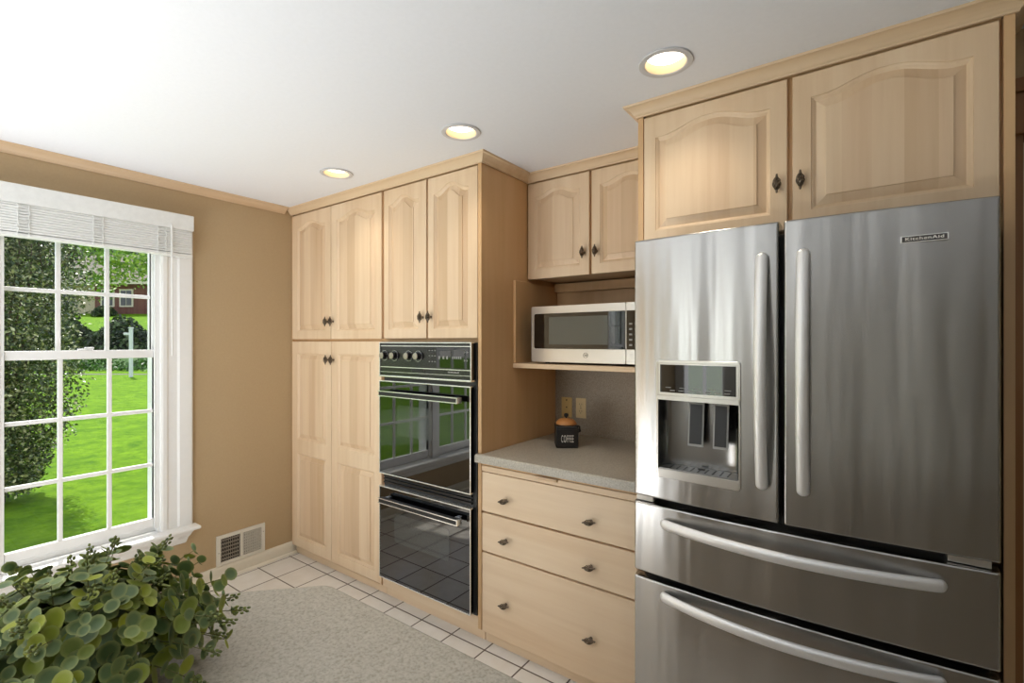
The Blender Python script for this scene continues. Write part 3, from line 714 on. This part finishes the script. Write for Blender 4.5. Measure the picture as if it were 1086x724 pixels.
for x0, x1 in ((FX0+.004, -.580), (.165, FX1-.014)):
    MB().box(x0, x1, 1.612, 1.667, .9055, .9245, .002).build('hinge_cover', light_steel, fr)
# badge
bx, bz = .119, 1.7083; by = front(bx)
bd = MB().box(bx-.0465, bx+.0465, by-.004, by+.003, bz-.0088, bz+.0088, .001).build('badge', chrome, dr)
MB().box(bx-.0435, bx+.0435, by-.0046, by-.0041, bz-.0068, bz+.0068).build('badge_field', mat('badge_grey', (64, 62, 60), .4), dr, 0)
text_mesh('badge_lettering', 'KitchenAid', .0105, white_ink, dr, Matrix.Translation((bx, by-.0049, bz)) @ FRONT, sx=1.42, ext=.0002, spacing=1.12, bold=.0002)
# dispenser
fo = MB()
Yd = lambda x: front(x)-.004
def slabcurve(b, x0, x1, z0, z1, y0, y1, n=8, r=0):
    ls = []
    for i in range(n+1):
        x = x0+(x1-x0)*i/n; ls.append([(x, front(x)+y0, z0), (x, front(x)+y0, z1), (x, front(x)+y1, z1), (x, front(x)+y1, z0)])
    b.loops(ls, True, True)
frame_plate(fo, -.5615, -.3010, 1.002, 1.389, -.5550, -.3068, 1.0305, 1.3790, lambda x: front(x)-.0045, .0042, .010, .003)
dsp = fo.build('dispenser', light_steel, fr, 40)
s = MB(); slabcurve(s, -.5548, -.3070, 1.2735, 1.3788, -.0032, -.0004); s.build('screen_bezel', light_steel, dsp, 40)
s = MB(); slabcurve(s, -.5485, -.3135, 1.2835, 1.3745, -.0042, -.0033); s.build('display_screen', black_glass, dsp, 40)
s = MB(); slabcurve(s, -.557, -.3048, 1.2595, 1.2730, -.011, -.0004); s.build('visor', light_steel, dsp, 40)
m_ = MB()
for i in range(7): slabcurve(m_, -.515+i*.028, -.499+i*.028, 1.289, 1.2925, -.0046, -.0043, 1)
for i in range(5): slabcurve(m_, -.530+i*.046, -.512+i*.046, 1.299, 1.3015, -.0046, -.0043, 1)
m_.build('display_marks', ink_grey, dsp, 0)
cav = MB(); bk = 1.659; ls = []
X0, X1 = HOLE[0], HOLE[1]
path = [(X0, front(X0)+.0005), (X0+.001, 1.620), (X0+.008, 1.642), (X0+.026, 1.655), (X0+.060, bk)]+[(X0+.060+(X1-X0-.12)*i/6, bk) for i in range(1, 6)]+[(X1-.060, bk), (X1-.026, 1.655), (X1-.008, 1.642), (X1-.001, 1.620), (X1, front(X1)+.0005)]
cav.loops([[(x, y, 1.030) for x, y in path], [(x, y, 1.2592) for x, y in path]], closed=False)
o = cav.add([(x, y, 1.2592) for x, y in path], []); cav.f.append(tuple(o+i for i in range(len(path))))
o = cav.add([(x, y, 1.030) for x, y in path], []); cav.f.append(tuple(o+i for i in range(len(path))))
cav.build('recess', steel('recess_steel', (150, 149, 147), .25, .1, .3), dsp, 50)
tr = MB(); tp = [(x, max(y, front(x)+.003)) for x, y in path]
tr.prism([(x*.985-.0065, y-.002) for x, y in path if True], 1.0306, 1.0345); tr.build('drip_tray', mat('tray_steel', (150, 150, 148), .3, .9), dsp, 40)
g = MB()
for i in range(9):
    x = X0+.035+i*(X1-X0-.07)/8; g.box(x-.002, x+.002, front(x)+.012, 1.645, 1.0347, 1.0357)
g.box(-.440, -.418, 1.630, 1.640, 1.0347, 1.0375); g.build('tray_grille', dark_plastic, dsp, 0)
for xa, xb in ((-.4665, -.4190), (-.3895, -.3450)):
    xc = (xa+xb)/2
    for nm, ins_, dy, mm in (('paddle_frame', 0, 0, grey_plastic), ('paddle', .005, -.0022, dark_plastic)):
        q = MB(); y0 = 1.640; x0, x1, z0, z1 = xa+ins_, xb-ins_, 1.112+ins_*1.6, 1.2505-ins_
        q.loops([[(x0, y0-.028+dy, z0), (x1, y0-.028+dy, z0), (x1, y0-.012+dy, z1), (x0, y0-.012+dy, z1)], [(x0, y0-.020+dy, z0), (x1, y0-.020+dy, z0), (x1, y0-.004+dy, z1), (x0, y0-.004+dy, z1)]], True, True)
        q.build(nm, mm, dsp, 0)
    MB().box(xc-.010, xc+.010, 1.632, 1.6585, 1.17, 1.22).build('paddle_arm', dark_plastic, dsp, 0)

# ---- cabinet over the fridge, with its side panels
oc = thing('fridge_cabinet', 'maple cabinet over the refrigerator with two wide arched doors and side panels', 'cabinet', (-.19, 2.1, 0))
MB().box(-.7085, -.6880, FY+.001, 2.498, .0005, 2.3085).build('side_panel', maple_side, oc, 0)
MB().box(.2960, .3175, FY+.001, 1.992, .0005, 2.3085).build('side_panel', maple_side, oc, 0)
MB().box(-.6875, .2955, FY+.0205, 2.498, 1.815, 2.3495).build('carcass', maple_side, oc, 0)
d = door(oc, -.6855, -.2045, FY, 1.812, 2.303, [(-.640, -.254, 1.868, 2.220, .036)]); knob(d, -.232, FY, 1.962)
d = door(oc, -.1905, .2885, FY, 1.812, 2.303, [(-.139, .238, 1.868, 2.224, .036)]); knob(d, -.166, FY, 1.962)

# ---- doorway to the right of the fridge
struct(MB().box(.318, XR, 1.995, YB, 2.20, ZC).box(1.32, XR, 1.995, YB, -.12, 2.20).build('wall_side', wall_paint, smooth=0))
dw = thing('door_1', None, None, (.85, 2.0, 0), kind='structure')
b = MB(); b.box(.3185, 1.40, 1.975, 1.994, 2.045, 2.195, .004); b.box(1.32, 1.40, 1.975, 1.994, 0, 2.044, .004); b.box(.3185, .368, 1.998, 2.12, 0.0005, 2.044)
b.box(.3185, 1.319, 1.998, 2.12, 2.044, 2.199); b.box(.3185, 1.40, 1.962, 1.9745, 2.16, 2.20, .004)
b.build('casing', brown_wood, dw)
MB().box(.370, 1.30, 2.04, 2.075, .008, 2.035, .003).build('door_leaf', plain_noise('beige_door', (214, 194, 156), (206, 186, 148), 12, .5), dw)

# ------------------------------------------------------------------ recessed ceiling lights
def downlight(x, y, label, lit=True):
    o = thing('recessed_light', label, 'ceiling light', (x, y, ZC), 'recessed lights in the kitchen ceiling')
    b = MB(); n = 40; rr = [(.0655, .0005), (.083, -.0005), (.085, -.003), (.083, -.0055), (.068, -.0065), (.0645, -.004), (.0645, .002)]
    b.loops([[(x+r*math.cos(a), y+r*math.sin(a), ZC+z) for a in [2*PI*k/n for k in range(n)]] for r, z in rr]); b.build('trim_ring', trim_ring, o)
    b = MB(); b.loops([[(x+r*math.cos(a), y+r*math.sin(a), ZC+z) for a in [2*PI*k/n for k in range(n)]] for r, z in ((.0640, -.0035), (.0632, .004), (.058, .04), (.052, .07))]); b.build('reflector', reflector_tan, o)
    b = MB(); b.lathe([(.0005, .024), (.030, .022), (.050, .019), (.0600, .024), (.0600, .034), (.0005, .034)], (x, y, ZC), 'Z', 32); b.build('lamp', lamp_glow, o)
    l = light('bulb', 'SPOT', (x, y, ZC+.030), (0, 0, -1), 9.5, (1, .88, .73), spot_size=math.radians(120), spot_blend=.9, shadow_soft_size=.05); l.parent = o; l.location = (0, 0, .014)
    return o
downlight(*LIGHTS[0], 'round recessed ceiling light in front of the pantry, farthest of the three')
downlight(*LIGHTS[1], 'round recessed ceiling light in front of the oven cabinet, middle of the three')
downlight(*LIGHTS[2], 'round recessed ceiling light above the refrigerator, nearest of the three')

# ------------------------------------------------------------------ blinds
def blind(y0, y1, label):
    o = thing('window_blind', label, 'blind', (XW+.03, (y0+y1)/2, 2.16)); xa, xb = XW+.0235, XW+.078
    b = MB(); b.box(xb, xb+.010, y0, y1, 2.076, 2.162, .003); b.box(xa, xb-.0005, y1-.010, y1, 2.076, 2.160, .002); b.box(xa, xb-.0005, y0, y0+.010, 2.076, 2.160, .002); b.build('valance', blind_white, o)
    MB().box(xa+.006, xb-.004, y0+.011, y1-.011, 2.10, 2.150).build('headrail', blind_white, o, 0)
    s = MB()
    for i in range(11):
        z = 1.9465+i*.0120; dx = random.uniform(-.002, .002); s.box(xa+.003+dx, xb-.001+dx, y0+.006, y1-.006, z, z+.0112, .003)
    s.build('slats', blind_white, o)
    MB().box(xa+.002, xb+.001, y0+.005, y1-.005, 1.927, 1.9435, .003).build('bottom_rail', blind_white, o)
    for yy in (y1-.692, y1-.425, y1-.153):
        t = MB()
        for dy in (-.019, .019):
            t.tube([(xb+.003+.002*math.sin(i*1.9+dy*90), yy+dy+.003*math.sin(i*2.6+dy*50), 2.075-i*.0147) for i in range(11)], .0020, 6)
        for i in range(10): t.tube([(xb+.002, yy-.019, 2.066-i*.0142), (xb+.006, yy+.001, 2.061-i*.0142), (xb+.002, yy+.019, 2.068-i*.0142)], .0017, 5)
        t.build('ladder_cord', blind_white, o)
    MB().tube([(xb+.016, y1-.112, 2.09), (xb+.016, y1-.111, 1.72), (xb+.016, y1-.110, 1.372)], .0042, 8).build('tilt_wand', blind_white, o)
    return o
blind(.318, 1.172, 'white faux wood blind raised to the top of the window nearest the pantry')
blind(-.44, .300, 'white faux wood blind raised over the neighbouring window')

# ------------------------------------------------------------------ floor register on the wall
vt = thing('wall_register', 'cream metal wall register with an open dark half under the window end', 'vent', (XW, 1.47, .17))
vy0, vy1, vz0, vz1 = 1.323, 1.6155, .0845, .268
b = MB(); x = XW
def vbox(b, y0, y1, z0, z1, xa, xb, r=.001): b.box(x+xa, x+xb, y0, y1, z0, z1, r)
iy0, iy1, iz0, iz1 = 1.347, 1.593, .104, .247; ym = 1.470
vbox(b, vy0, iy0, vz0, vz1, .001, .012); vbox(b, iy1, vy1, vz0, vz1, .001, .012); vbox(b, iy0, iy1, iz1, vz1, .001, .012); vbox(b, iy0, iy1, vz0, iz0, .001, .012); vbox(b, ym-.008, ym+.008, iz0, iz1, .001, .010)
b.build('frame', white_enamel, vt)
MB().box(x+.0005, x+.002, iy0, iy1, iz0, iz1).build('duct_back', vent_void, vt, 0)
g = MB()
for i in range(9): g.box(x+.004, x+.009, iy0+.006+i*.0125, iy0+.0085+i*.0125, iz0, iz1)
for i in range(6): g.box(x+.003, x+.008, iy0, ym-.008, iz0+.012+i*.023, iz0+.018+i*.023)
g.build('open_grille', grille_dark, vt, 0)
g = MB()
for i in range(11): g.box(x+.003, x+.009, ym+.009+i*.0105, ym+.0165+i*.0105, iz0, iz1)
for i in range(8): g.box(x+.003, x+.0098, ym+.008, iy1, iz0+.008+i*.0175, iz0+.012+i*.0175)
g.build('closed_louvre', plain_noise('louvre_grey', (196, 192, 180), (186, 182, 170), 80, .5), vt, 0)
for yy, zz in ((vy0+.012, .165), (vy1-.011, .215)): MB().lathe([(.003, .0), (.0025, .0015), (.0004, .002)], (x+.012, yy, zz), 'X', 10).build('screw', grille_dark, vt)

# ------------------------------------------------------------------ peninsula in front of the camera
pn = thing('peninsula', 'grey speckled laminate peninsula top with a clipped corner in the foreground', 'counter', (-.5, .2, 0))
def arc(cx_, cy_, r, a0, a1, n): return [(cx_+r*math.cos(math.radians(a0+(a1-a0)*i/n)), cy_+r*math.sin(math.radians(a0+(a1-a0)*i/n))) for i in range(n+1)]
top = [(1.6, -.02), (1.6, .638)]+[(-.915, .638)]+arc(-.945, .588, .05, 90, 135, 4)[0:]+[(-1.40, .197)]+[(-1.40, -.02)]
top = top[::-1]
P0 = [Vector(p) for p in top]; n_ = len(P0)
def inset(d):
    out = []
    for i, p in enumerate(P0):
        a = (p-P0[i-1]).normalized(); c = (P0[(i+1) % n_]-p).normalized(); na, nc = Vector((-a.y, a.x)), Vector((-c.y, c.x)); k = na+nc; k = k/max(.3, k.dot(na)); out.append(p+k*d)
    return out
sgn = 1 if sum(P0[i].x*P0[(i+1) % n_].y-P0[(i+1) % n_].x*P0[i].y for i in range(n_)) > 0 else -1
ls = [[(p.x, p.y, z) for p in inset(sgn*d)] for d, z in ((.004, .870), (0, .875), (0, .900), (.002, .906), (.006, .9095), (.010, .910))]
MB().loops(ls, True, True).build('top', laminate, pn, 50)
base = [(p.x, p.y) for p in inset(sgn*.03)]
MB().prism(base, .10, .8695).build('base', plain_noise('pale_panel', (214, 210, 202), (210, 206, 198), 30, .5), pn, 0)
base = [(p.x, p.y) for p in inset(sgn*.10)]
MB().prism(base, .0005, .0995).build('plinth', maple_h, pn, 0)

# ------------------------------------------------------------------ eucalyptus plant on the peninsula
PC = Vector((-.985, .215, .911))
pl = thing('eucalyptus_plant', 'bushy potted eucalyptus with round grey green leaves on the speckled peninsula', 'plant', PC)
MB().lathe([(.0005, 0), (.055, 0), (.058, .003), (.070, .085), (.074, .088), (.074, .096), (.068, .096), (.064, .080), (.0005, .080)], PC, 'Z', 32).build('pot', mat('pot_white', (214, 208, 196), .5), pl)
leaves = MB(); rimv = []; stems = MB(); buds = MB()
def leaf(c, nrm, tip, r, wid):
    nrm = nrm.normalized(); tip = (tip-nrm*tip.dot(nrm)).normalized(); sd = nrm.cross(tip); n = 12; cup = random.uniform(.05, .28)*r
    vs = [c+tip*r*.95]; rv = [0.]
    for q in (.55, 1.):
        for k in range(n):
            a = 2*PI*k/n; px, py = math.cos(a)*q, math.sin(a)*q
            vs.append(c+tip*(r*.95+px*r)+sd*(py*r*wid)+nrm*(cup*(q*q)+.25*cup*abs(py))); rv.append(q)
    fs = [(0, 1+k, 1+(k+1) % n) for k in range(n)]+[(1+k, 1+n+k, 1+n+(k+1) % n, 1+(k+1) % n) for k in range(n)]
    leaves.add(vs, fs); rimv.extend(rv)
root = PC+Vector((0, 0, .07))
NS = 150
for s_ in range(NS):
    u = (s_+.5)/NS; phi = s_*2.39996; th = math.acos(1-u*1.05) if u < .95 else 1.62
    th = th+random.uniform(-.08, .08)
    dirn = Vector((math.sin(th)*math.cos(phi), math.sin(th)*math.sin(phi), math.cos(th)))
    ln = random.uniform(.125, .190)*(1.05 if th > .9 else .74)
    if random.random() < .12: ln *= 1.15
    pts = []; p = root+Vector((random.uniform(-.03, .03), random.uniform(-.03, .03), 0)); dcur = dirn.copy(); n = 9
    for i in range(n+1):
        pts.append(p.copy()); dcur = (dcur+Vector((random.uniform(-.06, .06), random.uniform(-.06, .06), -.045*math.sin(th)))).normalized(); p = p+dcur*(ln/n)
        if p.z < .935: p.z = .935
    stems.tube(pts, [.0016-.0010*i/n for i in range(n+1)], 5)
    ax = Vector((0, 0, 1)).cross(dirn); ax = ax.normalized() if ax.length > .1 else Vector((1, 0, 0))
    kind = random.random()
    for i in range(3, n+1):
        t = i/n; tg = (pts[i]-pts[i-1]).normalized(); a = i*PI/2+s_
        o1 = ax*math.cos(a)+tg.cross(ax).normalized()*math.sin(a)
        size = (.0185*(1-.42*max(0, t-.45)/.55))*random.uniform(.75, 1.15)*(.9 if i < 4 else 1)
        for sgn_ in (1, -1):
            if random.random() < .08: continue
            side = (o1*sgn_+tg*random.uniform(.15, .8)).normalized(); nn = (tg*1.0-o1*sgn_*.35+Vector((0, 0, .35))+Vector((random.uniform(-.35, .35), random.uniform(-.35, .35), random.uniform(-.2, .2))))
            c = pts[i]
            if c.z-size*2.1 < .913: continue
            leaf(c, nn, side, size, random.uniform(.82, 1.0))
    if random.random() < .42:
        tip = pts[-1]; tg = (pts[-1]-pts[-2]).normalized()
        for q in range(12):
            f = q/11; a = q*2.4; of = (ax*math.cos(a)+tg.cross(ax)*math.sin(a))*.0065*(1-f*.5); c = tip+tg*(f*.026)+of
            buds.tube([c-tg*.0028, c-tg*.001, c+tg*.0015, c+tg*.0030+of*.25], [.0006, .0022, .0021, .0005], 6)
            if q % 3 == 0: buds.tube([tip+tg*(f*.026-.004), c], .0006, 4)
        stems.tube([tip, tip+tg*.024], .0009, 5)
leaves.build('foliage', euca, pl, 60, rim=rimv, weld=False)
stems.build('stems', euca_stem, pl, 60, weld=False); buds.build('flower_buds', euca_bud, pl, 60, weld=False)

# ------------------------------------------------------------------ garden and street beyond the window
D_ = Vector((-math.sin(YAW), math.cos(YAW), 0)); R_ = Vector((math.cos(YAW), math.sin(YAW), 0))
def G(dep, lat, z): return D_*dep+R_*lat+Vector((0, 0, z))
def ground_z(dep):
    if dep < 19: return -.28+(dep-2)/17*.43
    if dep < 19.6: return .15
    return .15+(dep-19.6)*.155
def strip(b, d0, d1, l0, l1, nd, nl, wob=.03):
    o = len(b.v)
    for i in range(nd+1):
        for j in range(nl+1):
            dp = d0+(d1-d0)*i/nd; lt = l0+(l1-l0)*j/nl; p = G(dp, lt, ground_z(dp)+(wob*math.sin(dp*1.3)*math.sin(lt*.9) if 0 < i < nd else 0)); b.v.append(tuple(p))
    for i in range(nd):
        for j in range(nl): b.f.append((o+i*(nl+1)+j, o+i*(nl+1)+j+1, o+(i+1)*(nl+1)+j+1, o+(i+1)*(nl+1)+j))
lw = MB(); o = len(lw.v)
lw.v += [(-3.34, -26, -.28), (-3.34, 30, -.28)]
Pn = []
nl = 40
# near lawn: from the house wall to the kerb line
rows = []
for i in range(25):
    row = []
    for j in range(nl+1):
        y = -40+80*j/nl; far = G(19, (y-5)*1.2-12, .15); near = Vector((-3.34, y*.9, -.28)); t = (i/24)**1.4; p = near.lerp(far, t); p.z = -.28+.43*t+(.02*math.sin(p.x*1.1)*math.sin(p.y*.8) if 0 < i < 24 else 0); row.append(tuple(p))
    rows.append(row)
lw = MB(); lw.loops(rows, closed=False); lawn = struct(lw.build('lawn', lawn_green, smooth=60)); lawn['label'] = 'bright green mown lawn outside the window'
kb_ = MB(); kb_.loops([[tuple(G(19, l, .15-.12)), tuple(G(19, l, .155)), tuple(G(19.5, l, .155)), tuple(G(19.5, l, .03))] for l in (-62, 30)], True, True); struct(kb_.build('kerb', curb_grey, smooth=0))
h_ = MB(); strip(h_, 19.5, 60, -90, 30, 20, 30, .05); hl = struct(h_.build('hillside_lawn', lawn_green, smooth=60))
h_ = MB(); o = [tuple(G(60, l, ground_z(60)+z)) for l, z in ((-120, -8), (40, -8), (40, 0), (-120, 0))]
# unseen ground behind the house, made grey to keep fridge reflections neutral
struct(MB().box(-30, 40, -45, YF_-.17, -.4, -.28).build('back_ground', plain_noise('neutral_ground_grey', (168, 164, 156), (156, 152, 144), 3, .9), smooth=0))
def leafcloud(b, n, sampler, size, flat=.0, narrow=.55):
    P = np.array([sampler() for _ in range(n)])
    nr = rng.normal(size=(n, 3)); nr[:, 2] += .5; nr /= np.linalg.norm(nr, axis=1)[:, None]
    t = rng.normal(size=(n, 3)); t -= nr*(t*nr).sum(1)[:, None]; t /= np.linalg.norm(t, axis=1)[:, None]; s = np.cross(nr, t)
    sz = size*rng.uniform(.6, 1.25, size=(n, 1))
    V = np.stack([P-t*sz, P+s*sz*narrow+nr*sz*.12, P+t*sz, P-s*sz*narrow+nr*sz*.12], 1).reshape(-1, 3)
    o = len(b.v); b.v += [tuple(v) for v in V.tolist()]; b.f += [(o+4*i, o+4*i+1, o+4*i+2, o+4*i+3) for i in range(n)]
# holly by the window
HB = G(5.0, -5.30, -.22)
ho = thing('holly_bush', 'tall dark green holly bush growing right outside the left of the window', 'bush', HB)
def hrad(z):     # radius by height
    return np.interp(z, [0, .35, .8, 1.4, 2.2, 2.9, 3.5], [.32, .42, .55, .66, .70, .60, .15])
def hs():
    z = random.uniform(.12, 3.4); r = hrad(z)*random.random()**.45*random.uniform(.85, 1.06); a = random.uniform(0, 2*PI); r *= 1+.16*math.sin(3*a+z*4)+.1*math.sin(7*a-z*6)
    return (HB.x+r*math.cos(a), HB.y+r*math.sin(a), HB.z+z)
b = MB(); leafcloud(b, 50000, hs, .0215); b.build('foliage', holly, ho, 0, weld=False)
b = MB()
for i in range(14):
    a = i*2.4; pts = [HB+Vector((.04*math.cos(a), .04*math.sin(a), -.03))]
    for q in range(1, 7): z = q*.5*random.uniform(.9, 1.05); r = hrad(z)*.7*(q/6); pts.append(HB+Vector((r*math.cos(a+.1*q), r*math.sin(a+.1*q), z)))
    b.tube(pts, [.02-.0025*q for q in range(7)], 6)
b.build('stems', bark, ho, 60, weld=False)
# street tree with the leaning branch
TB = G(29.0, -28.2, ground_z(29)-.05)
tr_ = thing('shade_tree', 'leafy tree with a leaning trunk and yellow green leaves behind the holly bush', 'tree', TB)
b = MB()
p1 = G(29.0, -28.0, 3.9); p2 = G(29.0, -26.6, 6.5); p3 = G(29.2, -25.2, 9.3)
b.tube([TB, TB.lerp(p1, .5), p1, G(29.0, -27.5, 5.2), p2, p3], [.28, .24, .22, .19, .15, .08], 10)
for a_, l_ in ((-1.1, 3.0), (.2, 3.4), (1.2, 2.6), (2.4, 3.2), (3.6, 3.0)):
    e = p2+Vector((math.cos(a_)*l_, math.sin(a_)*l_, random.uniform(.5, 2.4))); b.tube([p2-Vector((0, 0, .5)), p2.lerp(e, .5)+Vector((0, 0, .4)), e], [.11, .07, .03], 7)
b.build('trunk', bark, tr_, 60)
clus = []
for i in range(150):
    lt = random.uniform(-32, -20); z = random.uniform(4.8, 12)
    if z < 5.5 and random.random() < .5: continue
    clus.append((G(30+random.uniform(-3.2, 3.2), lt, z), random.uniform(.45, 1.0)))
def ts():
    c, r = random.choice(clus); v = Vector((random.gauss(0, 1), random.gauss(0, 1), random.gauss(0, .7))); v = v*(r*.6); return tuple(c+v)
b = MB(); leafcloud(b, 16000, ts, .13, narrow=.6); b.build('foliage', treeleaf, tr_, 0, weld=False)
# ground cover and hedge on the bank across the street
def bank(name, label, cat, d0, d1, l0, l1, hgt, n, size, m, core):
    o = thing(name, label, cat, G((d0+d1)/2, (l0+l1)/2, ground_z((d0+d1)/2)))
    def smp():
        dp = random.uniform(d0, d1); lt = random.uniform(l0, l1); k = (dp-(d0+d1)/2)/((d1-d0)/2)
        hh = hgt*(1-k*k)**.5*(.75+.25*math.sin(lt*2.1+dp)); return tuple(G(dp, lt, ground_z(dp)+hh*random.random()**.4))
    b = MB(); leafcloud(b, n, smp, size); b.build('foliage', m, o, 0, weld=False)
    b = MB(); ls = []
    for j in range(25):
        lt = l0+(l1-l0)*j/24; ls.append([tuple(G(d0+.1+(d1-d0-.2)*i/8, lt, ground_z(d0+(d1-d0)*i/8)-.03+.72*hgt*math.sin(PI*i/8)*(.85+.15*math.sin(lt*2.1)))) for i in range(9)])
    b.loops(ls, True, True); b.build('branches', core, o, 60)
    return o
hedge_core = plain_noise('hedge_core', (34, 46, 22), (22, 30, 16), 6, .95)
ivy_core = plain_noise('ivy_core', (58, 94, 28), (44, 74, 22), 6, .95)
bank('ground_cover', 'low bright green ground cover along the kerb across the lawn', 'ground cover', 20.0, 23.0, -30, -11, .35, 7000, .10, ivyleaf, ivy_core)
bank('hedge', 'dark green hedge on the bank below the brick house', 'hedge', 23.6, 26.6, -34, -13, 1.8, 12000, .13, hedgeleaf, hedge_core)
# brick house on the rise
HD = 44.0; hz = ground_z(HD)-.1
hs_ = thing('brick_house', 'brick house with a brown shingle roof on the rise beyond the lawn', 'house', G(HD, -36, hz))
def hbox(b, d0, d1, l0, l1, z0, z1):
    c = [G(dd, ll, zz) for dd in (d0, d1) for ll in (l0, l1) for zz in (z0, z1)]
    b.add(c, [(0, 1, 3, 2), (4, 6, 7, 5), (0, 4, 5, 1), (2, 3, 7, 6), (0, 2, 6, 4), (1, 5, 7, 3)])
b = MB(); hbox(b, HD, HD+9, -37.8, -24, hz, hz+3.1); b.build('brick_wall', brick_red, hs_, 0)
b = MB(); hbox(b, HD+.6, HD+9, -50, -37.82, hz, hz+3.1); b.build('siding_wall', siding, hs_, 0)
b = MB(); b.loops([[tuple(G(dd, l, hz+zz)) for dd, zz in ((HD-.6, 2.95), (HD-.6, 3.12), (HD+4.5, 6.3), (HD+9.6, 3.12), (HD+9.6, 2.95))] for l in (-51, -23)], True, True); b.build('roof', roof_brown, hs_, 0)
b = MB(); hbox(b, HD-.65, HD-.58, -51, -23, hz+2.75, hz+3.1); hbox(b, HD-.55, HD+.6, -51, -23, hz+2.88, hz+2.94); b.build('fascia', house_trim, hs_, 0)
for l in (-40.6, -36.6, -34.9, -30.5):
    dd = HD-.02 if l > -37.8 else HD+.58
    b = MB(); hbox(b, dd-.06, dd+.04, l-.62, l+.62, hz+.75, hz+2.35); wf = b.build('window', house_trim, hs_, 0)
    b = MB(); hbox(b, dd-.08, dd-.065, l-.48, l-.03, hz+.88, hz+2.22); hbox(b, dd-.08, dd-.065, l+.03, l+.48, hz+.88, hz+2.22); b.build('pane', house_glass, wf, 0)
b = MB(); hbox(b, HD+.50, HD+.59, -42.9, -42.0, hz, hz+2.15); b.build('front_door', house_glass, hs_, 0)
for l, dd, rr, nm in ((-70, 64, 7, 'dark tree behind the brick house, left of its roof'), (-54.5, 64, 7, 'dark tree rising behind the middle of the house roof'), (-39, 64, 7, 'dark tree behind the right end of the house roof')):
    base_ = G(dd, l, 7.); bt = thing('background_tree', nm, 'tree', base_, 'trees behind the brick house')
    def bs_():
        v = Vector((random.gauss(0, 1), random.gauss(0, 1), random.gauss(0, 1))).normalized()*rr*random.random()**.3; return tuple(base_+Vector((0, 0, 7.0))+v)
    b = MB(); leafcloud(b, 5000, bs_, .55); b.build('foliage', hedgeleaf, bt, 0, weld=False)
    b = MB(); b.tube([base_-Vector((0, 0, 1)), base_+Vector((0, 0, 4)), base_+Vector((0, 0, 8))], [.4, .3, .15], 8); b.build('trunk', bark, bt, 60)
# shrubs in front of the house
for l, dd, rr, nm in ((-39.3, 42.2, 1.0, 'rounded dark shrub before the pale siding of the house'), (-35.6, 42.4, .9, 'rounded dark shrub before the brick wall of the house')):
    base_ = G(dd, l, ground_z(dd)); so = thing('foundation_shrub', nm, 'shrub', base_, 'shrubs in front of the house')
    def ss():
        v = Vector((random.gauss(0, 1), random.gauss(0, 1), abs(random.gauss(0, 1)))).normalized()*rr*random.random()**.3; return tuple(base_+v)
    b = MB(); leafcloud(b, 1500, ss, .13); b.build('foliage', hedgeleaf, so, 0, weld=False)
# sign post at the lawn's edge
SP = G(18.2, -14.28, ground_z(18.2)-.02)
sp = thing('sign_post', 'pale wooden sign post with a short arm at the far edge of the lawn', 'post', SP)
def gbox(b, dc, lc, z0, z1, hw, hd, r=.01):
    c = G(dc, lc, 0); st_ = len(b.v); b.box(-hw, hw, -hd, hd, z0, z1, r); b.move(Matrix.Translation(c) @ Matrix.Rotation(YAW, 4, 'Z'), st_)
b = MB(); z0 = SP.z; gbox(b, 18.2, -14.28, z0-.1, z0+1.82, .048, .048); b.build('post', post_paint, sp)
b = MB(); gbox(b, 18.2, -14.43, z0+1.58, z0+1.67, .115, .03); b.build('arm', post_paint, sp)
b = MB(); gbox(b, 18.2, -14.28, z0+1.822, z0+1.87, .062, .062); b.build('post_cap', post_paint, sp)
